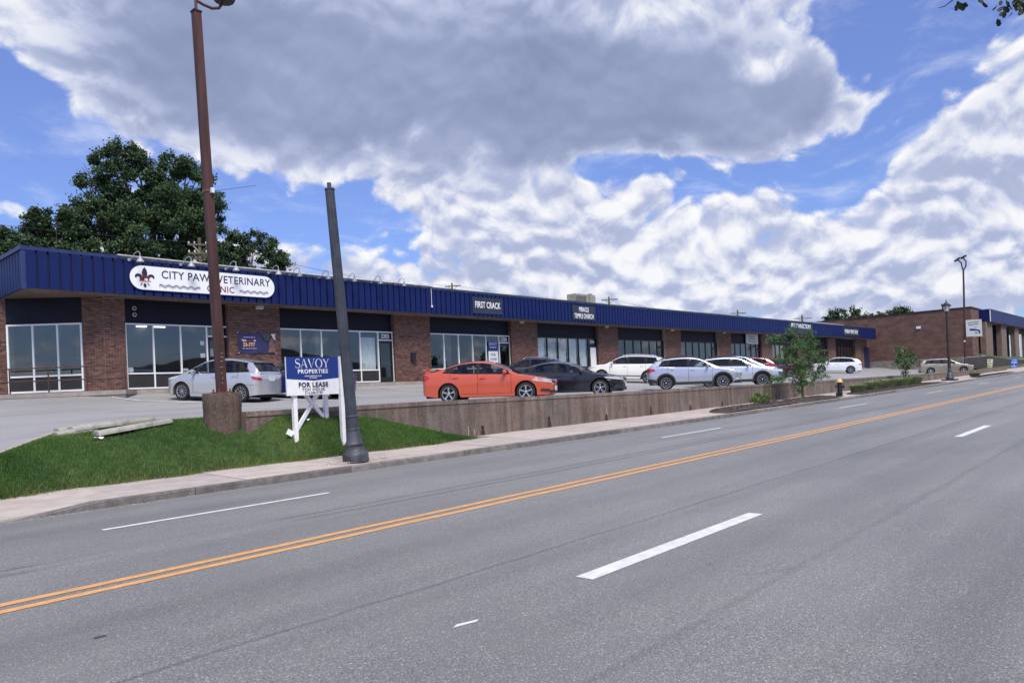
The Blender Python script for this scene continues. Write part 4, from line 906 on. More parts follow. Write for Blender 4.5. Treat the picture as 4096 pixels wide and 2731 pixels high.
# ------------------------------------------------------------------ planting strip: mulch beds, hydrant, bush, grasses
MUL = mat('mulch', (.075, .056, .050), .95, var=.45, vs=25, bump=1., bs=40)
def bed(x0, x1, y0, y1, h, label):
    b = MB()
    def fn(u, v):
        x = x0+(x1-x0)*u; e = min(1, 4.5*min(u, 1-u)+.05); y = y0+(y1-y0)*v*e**.35; k = math.sin(math.pi*min(max(v, .02), .98))*min(1, 6*min(u, 1-u))
        return (x, y, walk_z(x)+.006+h*k**.7+.012*math.sin(x*9+y*7)*k)
    b.grid(40, 10, fn); r = random.Random(int(x0))
    for _ in range(int((x1-x0)*130)):
        u, v = r.uniform(.04, .96), r.uniform(.06, .94); x, y, z = fn(u, v); a = r.uniform(0, 3.14); L = r.uniform(.02, .06); d = Vector((math.cos(a), math.sin(a), r.uniform(-.3, .3)))*L
        b.obox((x, y, z+.012), d/2, (-d.y*.15, d.x*.15, 0), (0, 0, .006))
    o = b.build('mulch_bed', MUL, org=((x0+x1)/2, (y0+y1)/2, walk_z((x0+x1)/2))); return tag(o, label, 'mulch', kind='stuff')
bed(23.6, 30.4, 11.60, 12.95, .10, 'brown mulch bed with the bright bush beside the kerb'); bed(30.5, 35.2, 11.60, 13.05, .10, 'brown mulch bed round the leafy street tree'); bed(37.8, 55.5, 11.60, 13.2, .06, 'mulch bed under the ornamental grasses'); bed(65, 82, 11.60, 12.6, .04, 'bare far mulch strip beside the kerb')
hy = thing('fire_hydrant', 'black fire hydrant with a cream yellow bonnet on the pavement', 'fire hydrant', (36.08, 12.06, walk_z(36)))
HB = mat('hydrant_black', (.016, .017, .022), .45, .1, var=.3); HY = mat('hydrant_cream', (.62, .46, .20), .5, var=.1)
MB().lathe([(.15, 0), (.15, .03), (.11, .05), (.11, .10), (.145, .11), (.145, .14), (.108, .16), (.104, .60), (.13, .61), (.13, .64)], 16).build('barrel', HB, hy, smooth=35)
MB().lathe([(.165, .64), (.165, .675), (.14, .69), (.125, .74), (.085, .79), (.03, .81), (.03, .86), (.0, .86)], 14).build('bonnet', HY, hy, smooth=35)
for a in (R(-45), R(135)): MB().lathe([(.05, .09), (.05, .15), (.062, .15), (.062, .19), (.0, .19)], 10, axis='y').build('hose_nozzle', HB, hy).matrix_local = Matrix.Translation((0, 0, .46)) @ Matrix.Rotation(a-R(90), 4, 'Z')
MB().lathe([(.065, .09), (.065, .16), (.085, .16), (.085, .21), (.0, .21)], 12, axis='y').build('pumper_nozzle', HB, hy).matrix_local = Matrix.Translation((0, 0, .44)) @ Matrix.Rotation(R(-130), 4, 'Z')
MB().lathe([(.0, -.06), (.09, -.05), (.1, 0), (.09, .05), (.0, .06)], 10, (-.15, .06, .09), 'y').build('foot_valve', HB, hy, smooth=40)

LEAF = {'dark': [mat('leaf_dark_%d' % i, c, .55, spec=.3) for i, c in enumerate(((.026, .055, .024), (.038, .076, .030), (.055, .10, .036), (.018, .038, .020), (.080, .125, .042)))],
        'mid': [mat('leaf_mid_%d' % i, c, .55, spec=.3) for i, c in enumerate(((.055, .115, .040), (.075, .145, .048), (.040, .090, .035), (.11, .18, .06)))],
        'bright': [mat('leaf_bright_%d' % i, c, .55, spec=.3) for i, c in enumerate(((.10, .17, .035), (.14, .21, .05), (.07, .13, .03)))],
        'black': [mat('leaf_black_%d' % i, c, .55, spec=.3) for i, c in enumerate(((.014, .026, .012), (.02, .035, .015)))]}  # the last set holds near-black greens for the near tree
BARK = mat('bark', (.075, .055, .043), .9, var=.35, vs=9, bump=.8, bs=20, st=(1, 1, .3))
def leaf_mesh(name, blobs, n, size, mats, org, seed=1, asp=.55, hang=0., shell=.35, sprays=0):
    """n leaves clustered on twigs inside the given ellipsoids (x, y, z, rx, ry, rz)"""
    r = np.random.default_rng(seed); B_ = np.array(blobs, float); vol = (B_[:, 3]*B_[:, 4]*B_[:, 5])**.8; k = r.choice(len(B_), n//9+1, p=vol/vol.sum())
    nb_ = 11; bd = r.normal(size=(len(B_), nb_, 3)); bd /= np.linalg.norm(bd, axis=2)[..., None]; bd *= r.uniform(.55, .95, (len(B_), nb_, 1))
    j = r.integers(0, nb_, len(k)); d = r.normal(size=(len(k), 3)); d /= np.linalg.norm(d, axis=1)[:, None]; q = bd[k, j]+d*(.34*r.uniform(.25, 1., len(k))**.5)[:, None]*np.array([1., 1., .72])
    c = B_[k, :3]+q*B_[k, 3:]*(1+.1*r.normal(size=len(k)))[:, None]; tw = r.normal(size=(len(k), 3)); tw /= np.linalg.norm(tw, axis=1)[:, None]; tw = tw*.6+q*.7
    tw[:, 2] -= hang
    t = r.uniform(-1, 1, (len(k), 9)); P = (c[:, None, :]+tw[:, None, :]*t[..., None]*size*2.6+r.normal(size=(len(k), 9, 3))*size*.75).reshape(-1, 3)[:n]
    n = len(P); u = r.normal(size=(n, 3)); u[:, 2] -= hang*2; u /= np.linalg.norm(u, axis=1)[:, None]; v = np.cross(u, r.normal(size=(n, 3))); v /= np.linalg.norm(v, axis=1)[:, None]
    s = size*r.uniform(.6, 1.25, n)[:, None]; a = P-u*s; b = P+v*s*asp; e = P+u*s; f = P-v*s*asp
    V = np.stack([a, b, e, f], 1).reshape(-1, 3)-np.array(org); me = bpy.data.meshes.new(name); me.vertices.add(4*n); me.vertices.foreach_set('co', V.ravel())
    me.loops.add(4*n); me.loops.foreach_set('vertex_index', np.arange(4*n)); me.polygons.add(n); me.polygons.foreach_set('loop_start', np.arange(0, 4*n, 4)); me.polygons.foreach_set('loop_total', np.full(n, 4))
    for m in mats: me.materials.append(m)
    tone = np.repeat(r.integers(0, len(mats), len(k)), 9)[:n]; rnd = r.integers(0, len(mats), n); me.polygons.foreach_set('material_index', np.where(r.uniform(size=n) < .6, tone, rnd)); me.update(calc_edges=True)
    return me
def tree(name, label, base, blobs, n, size, leaves, trunk_r, seed=1, asp=.55, hang=0., group=None, cat='tree', fork=.35, shell=.3):
    t = thing(name, label, cat, base, 0, group); b0 = Vector(base); r = random.Random(seed); b = MB()
    top = max(blobs, key=lambda q: q[2]); tops = Vector(top[:3]); f0 = b0+(tops-b0)*fork; f0.x, f0.y = b0.x+(tops.x-b0.x)*.12, b0.y
    b.tube([b0-Vector((0, 0, .1)), b0+(f0-b0)*.5+Vector((r.uniform(-.1, .1)*trunk_r*4, 0, 0)), f0], [trunk_r*1.25, trunk_r, trunk_r*.85], 9)
    for q in blobs:
        e = Vector(q[:3]); m_ = f0.lerp(e, .5)+Vector((r.uniform(-.12, .12), r.uniform(-.12, .12), .06))*(e-f0).length
        b.tube([f0-Vector((0, 0, trunk_r)), m_, e], [trunk_r*.5, trunk_r*.28, trunk_r*.08], 6)
        for _ in range(3):
            tip = e+Vector((r.uniform(-1, 1)*q[3], r.uniform(-1, 1)*q[4], r.uniform(-.6, 1)*q[5]))*.85; b.tube([m_.lerp(e, r.uniform(.2, .8)), tip], [trunk_r*.14, trunk_r*.03], 4)
    b.build('trunk', BARK, t, w=True, smooth=60)
    o = bpy.data.objects.new('crown', leaf_mesh('crown', blobs, n, size, LEAF[leaves], base, seed, asp, hang, shell)); COL.objects.link(o); o.parent = t
    return t
E3 = lambda L, y, dy=1.: [(x, y+random.uniform(-1.2, 1.2)*r_*dy, z-.085*max(0, z-10), r_*1.02, r_*1.15, r_*.95) for x, z, r_ in L]
tree('shade_tree', 'large dark green tree towering behind the near end of the mall', (20.8, 52, 0),
     E3([(19.1, 17.0, 1.3), (17.8, 16.0, 1.1), (20.3, 17.4, 1.2), (21.5, 16.3, 1.4), (23.9, 17.3, 1.1), (24.5, 16.0, 1.2), (19.5, 15.1, 1.5), (22.1, 14.9, 1.6), (17.5, 15.1, .9), (17.5, 13.5, 1.0), (19.0, 13.5, 1.8), (20.7, 13.3, 2.0), (23.0, 13.6, 1.9), (24.9, 14.8, 1.3), (25.8, 13.5, 1.1), (17.3, 11.9, 1.7), (19.7, 11.3, 2.0), (22.4, 11.6, 2.0), (24.8, 11.9, 1.4), (16.4, 13.4, .5), (20, 9.3, 2.), (23, 9.5, 2.), (17.5, 9.6, 1.8)], 52), 140000, .09, 'dark', .42, 3)
tree('shade_tree', 'broad low tree just left of the large shade tree, behind the mall corner', (14.4, 50, 0), E3([(13.5, 11.5, .7), (13.4, 10.2, 1.2), (14.6, 10.8, 1.1), (15.0, 11.6, .9), (15.9, 10.3, 1.2), (14.2, 8.8, 1.5), (16, 8.8, 1.4)], 50), 34000, .10, 'dark', .25, 5)
tree('shade_tree', 'small tree at the far left edge above the blue fascia corner', (13.3, 57, 0), E3([(13.4, 11.7, .7), (13.2, 10.8, 1.0), (14.1, 11.6, .5), (12.2, 10.8, 1.2), (13.6, 9.4, 1.5)], 57), 17000, .10, 'dark', .2, 6)
tree('shade_tree', 'rounded tree right of the brown pole, behind the fascia', (29.6, 56, 0), E3([(29.2, 12.8, 1.1), (30.4, 13.1, 1.0), (30.0, 11.8, 1.3), (28.8, 11.5, 1.3), (27.6, 11.6, 1.2), (29.4, 10, 1.6)], 56), 26000, .105, 'dark', .24, 8)
tree('shade_tree', 'thin tree at the right end of the group behind the clinic sign', (33.4, 58, 0), E3([(33.5, 13.0, 1.1), (34.4, 12.0, .9), (32.6, 12.0, 1.1), (33.6, 10.6, 1.4)], 58), 13000, .105, 'dark', .2, 9)
tree('shade_tree', 'distant spreading tree beyond the far end of the mall', (187, 60, 1), E3([(181.5, 13.5, 2.0), (187.3, 14.4, 2.2), (191.8, 13.6, 2.4), (186, 11.8, 3), (199, 14.2, 1.8), (194, 11.5, 3), (198, 11.5, 3.)], 60), 13000, .24, 'dark', .5, 10)
tree('shade_tree', 'distant rounded tree showing above the brick building', (197, 50.5, 1), E3([(186.6, 13.0, 1.5), (191, 13.6, 2.), (197.0, 13.8, 2.2), (202, 13.9, 2.), (205.6, 13.6, 1.5), (196, 11, 3.5), (203, 11, 3.)], 51), 13000, .24, 'dark', .5, 11)
sx_, sy_ = 32.93, 12.6
tree('street_tree', 'young feathery street tree in the mulch bed before the wall', (sx_, sy_, walk_z(33)+.08), [(32.6, 12.8, 1.95, .33, .3, .35), (32.0, 13.3, 1.6, .5, .4, .22), (33.3, 12.3, 1.75, .4, .3, .25), (32.7, 12.7, 1.25, .75, .6, .45), (33.3, 12.2, .95, .55, .5, .4), (32.3, 13.0, .8, .6, .5, .35), (32.9, 12.6, .45, .85, .7, .35), (33.9, 12.0, .6, .35, .3, .35), (32.0, 13.2, -.05, .62, .4, .2), (33.6, 12.1, -.05, .62, .4, .2), (32.8, 12.6, .05, .7, .5, .3), (32.8, 12.6, -.45, .5, .4, .25), (32.6, 12.7, -.72, .22, .2, .14), (33.5, 12.2, 1.35, .35, .3, .2)],
     9500, .058, 'mid', .055, 12, .24, .55, fork=.30, shell=.15)
tree('street_tree', 'small slender sapling rising from the ornamental grasses', (50.6, 12.9, walk_z(50)+.05), [(50.35, 13.1, 1.35, .3, .3, .4), (50.5, 12.9, .95, .55, .5, .35), (50.9, 12.6, .75, .45, .4, .35), (50.3, 13.1, .55, .5, .4, .3), (50.6, 12.9, .2, .3, .3, .3), (50.6, 12.9, -.15, .25, .2, .16)], 1700, .07, 'mid', .03, 13, .4, .3, shell=.15)
bu = thing('bush', 'bright yellow green bush in the mulch bed against the wall', 'bush', (28.83, 12.85, walk_z(29)+.05))
o = bpy.data.objects.new('foliage', leaf_mesh('foliage', [(28.85, 12.85, -.86, .30, .26, .22), (28.65, 12.95, -.92, .2, .2, .16), (29.05, 12.75, -.90, .2, .2, .18)], 1500, .045, LEAF['bright'], bu.location, 21)); COL.objects.link(o); o.parent = bu
MB().tube([(28.83, 12.85, -1.15), (28.85, 12.85, -.8)], .015, 5).build('stem', BARK, bu, w=True)
for i, (x, y, s_, lab) in enumerate(((27.7, 12.0, .16, 'sparse brown weed at the kerb in front of the bright bush'), (29.6, 12.6, .2, 'thin reddish weed between the bright bush and the street tree'))):
    w_ = thing('weed', lab, 'weed', (x, y, walk_z(x)+.05)); o = bpy.data.objects.new('foliage', leaf_mesh('foliage', [(x, y, walk_z(x)+.18, s_*1.6, s_, s_*.8)], 260, .03, [LEAF['mid'][0], mat('weed_brown', (.12, .07, .05), .8)], w_.location, 30+i)); COL.objects.link(o); o.parent = w_
OG = [mat('og_%d' % i, c, .6, spec=.25) for i, c in enumerate(((.22, .30, .13), (.27, .35, .16), (.16, .23, .10), (.34, .37, .20)))]
def clump(i, x, y, rad, h, lab):
    def base(r): a, q = r.uniform(0, 6.28), rad*.55*r.uniform(0, 1)**.5; return (x+q*math.cos(a), y+q*math.sin(a), walk_z(x)+.03)
    r = np.random.default_rng(50+i); b = MB()
    for _ in range(900):
        p = Vector(base(r)); a = math.atan2(p.y-y, p.x-x)+r.normal()*.7; L = h*r.uniform(.7, 1.15); sp = rad*r.uniform(.2, .9); w_ = .007; d = Vector((math.cos(a), math.sin(a), 0)); sd_ = Vector((-d.y, d.x, 0))*w_
        m1 = p+d*sp*.35+Vector((0, 0, L*.75)); t_ = p+d*sp+Vector((0, 0, L*r.uniform(.75, 1.))); b.add([p-sd_, p+sd_, m1+sd_, m1-sd_, t_], ((0, 1, 2, 3), (3, 2, 4)), int(r.integers(0, 4)))
    tag(b.build('ornamental_grass', OG, org=(x, y, walk_z(x)+.03)), lab, 'grass clump', 'ornamental grass clumps in the bed')
for i, (x, y, rad, h, lab) in enumerate(((39.7, 12.4, .55, .42, 'first ornamental grass clump past the fire hydrant'), (42.5, 12.5, .7, .50, 'second ornamental grass clump past the fire hydrant'), (45.2, 12.6, .85, .55, 'widest ornamental grass clump in the middle of the bed'), (48.4, 12.6, .7, .52, 'ornamental grass clump just before the slender sapling'), (51.3, 12.7, .8, .55, 'ornamental grass clump just beyond the slender sapling'), (67.9, 12.35, .55, .32, 'low dark shrubby clump alone on the far pavement'))): clump(i, x, y, rad, h, lab)
# ------------------------------------------------------------------ far end: brick block, second shop, signs and poles
bk = thing('brick_building', 'tall plain brick block closing the far end of the parking lot', 'building', (103, 25, .5))
MB().add([(103, 18.8, 1.4), (103, 44, 1.4), (103, 44, 7.15), (103, 18.8, 7.25), (109, 18.8, 1.4), (109, 18.8, 7.22), (109, 44, 7.15), (109, 44, 1.4)], ((0, 3, 2, 1), (0, 4, 5, 3), (3, 5, 6, 2), (1, 2, 6, 7))).build('wall', FARB, bk, w=True)
MB().box(102.95, 109, 18.76, 44, -.3, 1.4).build('foundation', mat('foundation_grey', (.20, .185, .17), .9, var=.2, vs=2), bk, w=True)
MB().add([(102.9, 18.7, 7.25), (102.9, 44, 7.15), (102.9, 44, 7.28), (102.9, 18.7, 7.38), (109, 18.7, 7.22), (109, 18.7, 7.35), (109, 44, 7.15), (109, 44, 7.28)], ((0, 3, 2, 1), (0, 4, 5, 3), (3, 5, 7, 2), (0, 1, 6, 4))).build('parapet_cap', DARKM, bk, w=True)
MB().box(102.8, 103, 24.3, 24.75, 5.2, 5.5).build('wall_light', PALE, bk, w=True)
MB().tube([(103.5, 21.9, 7.2), (103.5, 21.9, 7.9)], .06, 6).lathe([(.0, 0), (.14, 0), (.14, .12), (.0, .16)], 8, (103.5, 21.9, 7.9)).build('vent_pipe', DARKM, bk, w=True)
CREAM = mat('cream_render', (.55, .50, .42), .8, var=.1, vs=1)
pb = thing('rear_block', 'pale cream parapet block rising behind the far end of the blue fascia', 'building', (99, 36, 5.2))
MB().box(92, 102.9, 33.5, 42, 5.2, 6.4).build('wall', CREAM, pb, w=True); MB().box(92, 102.9, 33.45, 42, 6.4, 6.5).build('parapet_cap', WHITE, pb, w=True)
s2 = thing('corner_shop', 'second shop with deep navy fascia and tall dark windows at the far right', 'building', (120, 18, 1.4))
MB().box(107.6, 160, 17.6, 30, 5.62, 7.1).build('fascia', NAVY if False else BLUE, s2, w=True); MB().box(107.55, 160, 17.55, 30, 7.1, 7.2).build('coping', mat('coping_worn', (.1, .11, .17)), s2, w=True)
MB().box(107.57, 107.66, 17.56, 17.64, 5.62, 7.1).build('corner_trim', WHITE, s2, w=True)
BRN = mat('pier_brown', (.16, .115, .095), .9, var=.2, vs=2)
MB().box(103.05, 107.0, 18.6, 18.8, .8, 1.4).build('plinth', BRN, s2, w=True)
for xa, xb in ((106.6, 111.0), (117.2, 121.0), (128.0, 131.3), (138, 142)): MB().box(xa, xb, 18.0, 18.6, 1.3, 5.6).build('pier', BRN, s2, w=True)
for xa, xb in ((101.3, 106.6), (111.0, 117.2), (121, 128)):
    xa = max(xa, 103.2); MB().box(xa, xb, 18.9, 19.0, 4.0, 5.6).build('header_panel', NAVY, s2, w=True)
    w_ = MB().box(xa, xb, 18.86, 18.95, 1.35, 1.5).box(xa, xb, 18.86, 18.95, 3.92, 4.02); nn = max(3, int((xb-xa)/.8))
    for k in range(nn+1): xx = xa+(xb-xa)*k/nn; w_.box(xx-.05, xx+.05, 18.85, 18.96, 1.35, 4.0)
    wo = w_.build('window', FRD, s2, w=True)
    for k in range(nn): xx = xa+(xb-xa)*k/nn; MB().box(xx+.05, xx+(xb-xa)/nn-.05, 18.90, 18.91, 1.5, 3.92).build('pane', PANE, wo, w=True)
MB().box(112.3, 115.8, 18.80, 18.86, 4.05, 5.25).build('sign_panel', mat('sign_pale', (.52, .53, .52)), s2, w=True)
MB().box(103.2, 140, 20.5, 20.7, 1.3, 5.6).build('back_wall', mat('dark_room', (.03, .03, .035), .9), s2, w=True)
MB().quad((107.6, 17.6, 5.61), (160, 17.6, 5.61), (160, 19.5, 5.61), (107.6, 19.5, 5.61)).build('soffit', SOFF, s2, w=True)
rw2 = thing('planter_wall', 'dark low retaining wall below the corner shop', 'wall', (103, 17, -.2))
WALL2 = wall_mat('wall_dark', (.04, .033, .034))
MB().add([(90, 17.2, -.1), (98.3, 16.5, -.1), (112, 16.5, -.2), (140, 16.5, -.3), (140, 16.5, .72), (112, 16.5, .88), (98.3, 16.5, 1.27), (90, 17.2, 1.1)], ((0, 1, 6, 7), (1, 2, 5, 6), (2, 3, 4, 5))).build('wall_face', WALL2, rw2, w=True)
MB().add([(90, 17.2, 1.1), (98.3, 16.5, 1.27), (112, 16.5, .88), (140, 16.5, .72), (140, 16.9, .76), (112, 16.9, .92), (98.3, 16.9, 1.31), (90, 17.6, 1.12)], ((0, 1, 6, 7), (1, 2, 5, 6), (2, 3, 4, 5))).build('coping', CONC, rw2, w=True)
gs = MB().grid(12, 4, lambda u, v: (98+50*u, 16.9+1.2*v, float(np.interp(98+50*u, [98, 112, 148], [1.31, .93, .8]))+v*.45)).build('grass_slope', mat('grass_far', (.055, .095, .03), .95, var=.35, vs=2, bump=.5, bs=10)); tag(gs, kind='structure')
gs = MB().grid(24, 4, lambda u, v: (92+50*u, 14.6+2.0*v, walk_z(92+50*u)+.05+float(np.interp(v, [0, 1], [0, .2])))).build('grass_verge', mat('grass_verge_m', (.075, .085, .035), .95, var=.5, vs=2, bump=.5, bs=10)); tag(gs, kind='structure')
gs = MB().grid(24, 3, lambda u, v: (90+60*u, 13.85+.8*v, walk_z(90+60*u)+.03)).build('far_pavement', SLABM[0]); tag(gs, kind='structure')
whb = thing('white_building', 'white shed with blue roof edge at the far right edge', 'building', (180, 16, .5))
MB().box(176, 200, 14, 24, .3, 8.5).build('wall', mat('white_render', (.72, .74, .76), .7, var=.05), whb, w=True); MB().box(175.7, 200, 13.7, 24, 8.5, 9.1).build('roof_edge', mat('sign_blue2', (.06, .16, .36), .5), whb, w=True)
for k in range(3): MB().box(175.95, 176, 14.8+2.4*k, 16.6+2.4*k, 2.2, 3.4).build('window', FRD, whb, w=True)
# yard signs
def yard(name, label, x, y, z, tilt, rows, m, mt, w_=.62, h=.98, rz=-78):
    t = thing(name, label, 'sign', (x, y, z), R(rz)); e = tilt
    MB().prism([(-w_/2, .05), (w_/2, .05), (w_/2+e, h), (w_/2+e-.03, h+.02), (-w_/2+e, h+.02)], -.012, .012).build('board', m, t)
    for sx in (-1, 1): MB().bar((sx*w_*.35, .02, -.2), (sx*w_*.35+e*.4, .02, .5), .02).build('stake', DARKM, t)
    for body, size, zz in rows: txt('lettering', body, size, mt, t, (e*zz/h, -.016, zz), sx=1.0, bold=.004)
    return t
PSO = yard('yard_sign', 'cream yard sign hand lettered PET SHOP OPEN on the far verge', 98, 16.4, -.12, .12, [('PET', .20, .80), ('SHOP', .18, .50), ('OPEN', .18, .20)], mat('cream_board', (.74, .70, .50), .6), NAVYTXT)
FSH = yard('yard_sign', 'bright blue yard sign about fish near the right edge', 98, 14.05, -.20, .12, [('FISH', .28, .58)], mat('blue_board', (.02, .10, .55), .5), WHITE)
for z_, w_, h_ in ((.86, .42, .10), (.34, .14, .06), (.16, .48, .11)): MB().box(-w_/2+.12*z_, w_/2+.12*z_, -.018, -.013, z_-h_/2, z_+h_/2).build('print_line', mat('ink_lilac2', (.42, .48, .75), .5), FSH)
# lantern post further along the kerb
lf = thing('lamp_post', 'complete brown lamp post with glazed lantern beside the far kerb', 'lamp post', (59.3, 12.3, walk_z(59)))
LB = mat('post_brown', (.045, .032, .030), .5, .3, var=.2)
MB().box(-.45, .45, -.45, .45, 0, .10).build('plinth', mat('plinth_dark', (.05, .045, .042), .9), lf)
MB().lathe([(.26, .1), (.26, .2), (.2, .26), (.17, .34), (.2, .38), (.16, .44), (.13, .6), (.12, .75), (.135, .78), (.11, .82)], 16).build('base', IRON2, lf, smooth=30)
MB().lathe([(.105, .8), (.08, 4.75), (.11, 4.78), (.11, 4.83), (.06, 4.86)], 14).build('shaft', LB, lf, smooth=30)
LG = mat('lantern_pale', (.50, .50, .47), .25, var=.15, vs=4)
MB().lathe([(.15, 4.87), (.25, 5.27)], 6, close=False).build('lantern_glass', LG, lf)
MB().lathe([(.10, 4.84), (.14, 4.86), (.14, 4.89)], 6).build('lantern_base', LB, lf)
MB().lathe([(.31, 5.26), (.31, 5.30), (.20, 5.38), (.10, 5.49), (.04, 5.54), (.03, 5.60), (.045, 5.64), (.01, 5.72), (.0, 5.73)], 6).build('lantern_roof', DARKM, lf)
for k in range(6):
    a = 2*math.pi*k/6; MB().bar((.152*math.cos(a), .152*math.sin(a), 4.87), (.253*math.cos(a), .253*math.sin(a), 5.27), .018).build('lantern_rib', LB, lf)
    MB().bar((.28*math.cos(a), .28*math.sin(a), 5.22), (.33*math.cos(a), .33*math.sin(a), 5.30), .025).build('finial', LB, lf)
MB().lathe([(.0, 4.9), (.07, 4.92), (.09, 5.05), (.06, 5.16), (.0, 5.18)], 8).build('bulb_cover', mat('bulb_white', (.75, .74, .70), .6), lf)
# tall double floodlight pole with the pet shop panel
tp = thing('parking_light_pole', 'tall slim brown pole with two floodlight heads by the brick building', 'light pole', (96, 18.3, .6))
MB().tube([(96, 18.3, .3), (96, 18.05, 11.1)], [.13, .09], 8).build('shaft', mat('pole_brown', (.088, .036, .030)), tp, w=True)
MB().tube([(96, 18.05, 11.0), (96, 18.15, 11.35), (96, 18.22, 11.9), (96, 18.55, 12.25)], .07, 6).build('arm', DARKM, tp, w=True); MB().tube([(96, 18.05, 11.0), (96, 17.80, 11.4), (96, 17.75, 12.0), (96, 18.05, 12.45)], .07, 6).build('arm', DARKM, tp, w=True)
MB().obox((96, 18.6, 12.3), (.14, 0, 0), (0, .28, -.17), (0, .05, .07)).build('flood_head', DARKM, tp, w=True); MB().obox((96, 17.98, 12.5), (.14, 0, 0), (0, .28, -.14), (0, .05, .07)).build('flood_head', DARKM, tp, w=True)
MB().lathe([(.0, 2.95), (.10, 2.97), (.10, 3.1), (.0, 3.12)], 8, (95.85, 18.25, 0)).build('meter', PALE, tp, w=True)
ps = thing('pet_shop_panel', 'pale square pet shop panel with a blue animal shape hung on the pole', 'sign', (95.9, 17.4, 4.4))
MB().add([(95.85, 18.05, 3.52), (95.85, 16.55, 3.46), (95.85, 16.55, 5.34), (95.85, 17.95, 5.39), (95.85, 18.05, 5.30), (96.05, 18.05, 3.52), (96.05, 16.55, 3.46), (96.05, 16.55, 5.34), (96.05, 17.95, 5.39), (96.05, 18.05, 5.30)], ((0, 4, 3, 2, 1), (5, 6, 7, 8, 9), (0, 1, 6, 5), (1, 2, 7, 6), (2, 3, 8, 7), (3, 4, 9, 8), (4, 0, 5, 9))).build('board', mat('panel_pale', (.60, .62, .60), .5, var=.06), ps, w=True)
def face(pts, name, m, k=0.): MB().poly([(95.845-k, 18.05-1.5*a, 3.5+1.85*c) for a, c in pts]).build(name, m, ps, w=True)
face([(.15, .72), (.80, .76), (.80, .72), (.15, .68)], 'bar', NAVYTXT); face([(.12, .86), (.86, .90), (.86, .84), (.12, .80)], 'print_line', GREYTXT)
face([(.58, .60), (.62, .52), (.74, .62), (.64, .56)], 'check_mark', mat('ink_maroon', (.20, .03, .04), .5))
face([(.22, .40), (.28, .52), (.33, .47), (.55, .46), (.90, .36), (.92, .16), (.84, .14), (.80, .30), (.60, .34), (.30, .35)], 'printed_animal', mat('ink_royal', (.018, .02, .20), .5)); face([(.55, .22), (.60, .27), (.82, .20), (.80, .16), (.6, .17)], 'printed_animal', GREYTXT)
# utility poles and wires behind the mall
WOOD = mat('pole_wood', (.11, .085, .065), .9, var=.3, vs=3); WIRE = mat('wire', (.03, .03, .035), .6)
def upole(label, x, y, h, arms, r_=.15, tf=False, yaw=0.):
    t = thing('utility_pole', label, 'utility pole', (x, y, 0), 0, 'utility poles behind the mall')
    MB().tube([(x, y, -.5), (x, y, h)], [r_*1.2, r_*.8], 8).build('pole', WOOD, t, w=True); c, s_ = math.cos(yaw), math.sin(yaw)
    for z, L in arms:
        MB().bar((x-c*L, y-s_*L-.12, z), (x+c*L, y+s_*L-.12, z), .10, .12).build('crossarm', WOOD, t, w=True)
        for q in (-1, 1): MB().bar((x+q*c*L*.6, y+q*s_*L*.6-.12, z-.04), (x, y-.1, z-.55), .05).build('brace', WOOD, t, w=True)
        for q in (-.9, -.45, .45, .9): MB().lathe([(.03, .05), (.05, .09), (.05, .17), (.02, .2)], 6, (x+q*c*L, y+q*s_*L-.12, z)).build('insulator', PALE, t, w=True)
    if tf: MB().lathe([(.22, -.45), (.24, -.4), (.24, .3), (.1, .36), (.1, .45), (.0, .46)], 10, (x-.42, y-.15, h-1.9)).build('transformer', mat('transformer_grey', (.45, .46, .46), .5), t, w=True)
    return t
GREYW = mat('wood_grey', (.40, .37, .32), .9, var=.2, vs=3)
u0 = upole('pale utility pole with transformer rising behind the oval sign', 21.5, 46, 10.5, [(10.05, .75), (9.5, .75)], .13, True, -.5); u0.children[0].data.materials[0] = GREYW
upole('utility pole above the gap before the FIRST CRACK sign', 63.6, 67.5, 13.6, [(13.2, 1.0)], .13, yaw=-1.0); upole('utility pole right beside the rooftop unit', 86.9, 60, 12.4, [(12.0, 1.15)], .15, yaw=-1.0)
upole('utility pole above the middle of the ribbed fascia', 127.7, 60, 12.5, [(11.9, 1.4)], .17, yaw=-1.0); upole('utility pole above the PET CONNECTIONS sign', 158.5, 60, 12.9, [(12.2, 1.9)], .22, yaw=-1.0)
def wires(name, label, A, C, sag, r_=.014):
    A, C = Vector(A), Vector(C); P = [A.lerp(C, k/12)-Vector((0, 0, sag*4*(k/12)*(1-k/12))) for k in range(13)]
    tag(MB().tube(P, r_, 4).build(name, WIRE, org=tuple(A)), label, 'wire', 'overhead wires')
wires('overhead_wire', 'overhead wire crossing in front of the large tree at the left', (2, 44, 9.6), (21.3, 46, 10.2), .2, .012); wires('overhead_wire', 'upper overhead wire running right from the transformer pole', (21.8, 46, 10.4), (63.4, 67.5, 13.4), .9); wires('overhead_wire', 'lower overhead wire running right from the transformer pole', (21.8, 46, 9.6), (63.4, 67.5, 12.9), 1.1)
wires('overhead_wire', 'overhead wire towards the pole by the rooftop unit', (63.8, 67.5, 13.4), (86.8, 60, 12.2), .6); wires('overhead_wire', 'overhead wire from the rooftop unit pole to the middle pole', (87.2, 60, 12.2), (127.5, 60, 12.1), 1.1, .02); wires('overhead_wire', 'overhead wire over the far half of the fascia', (128, 60, 12.1), (158.3, 60, 12.5), 1., .025)
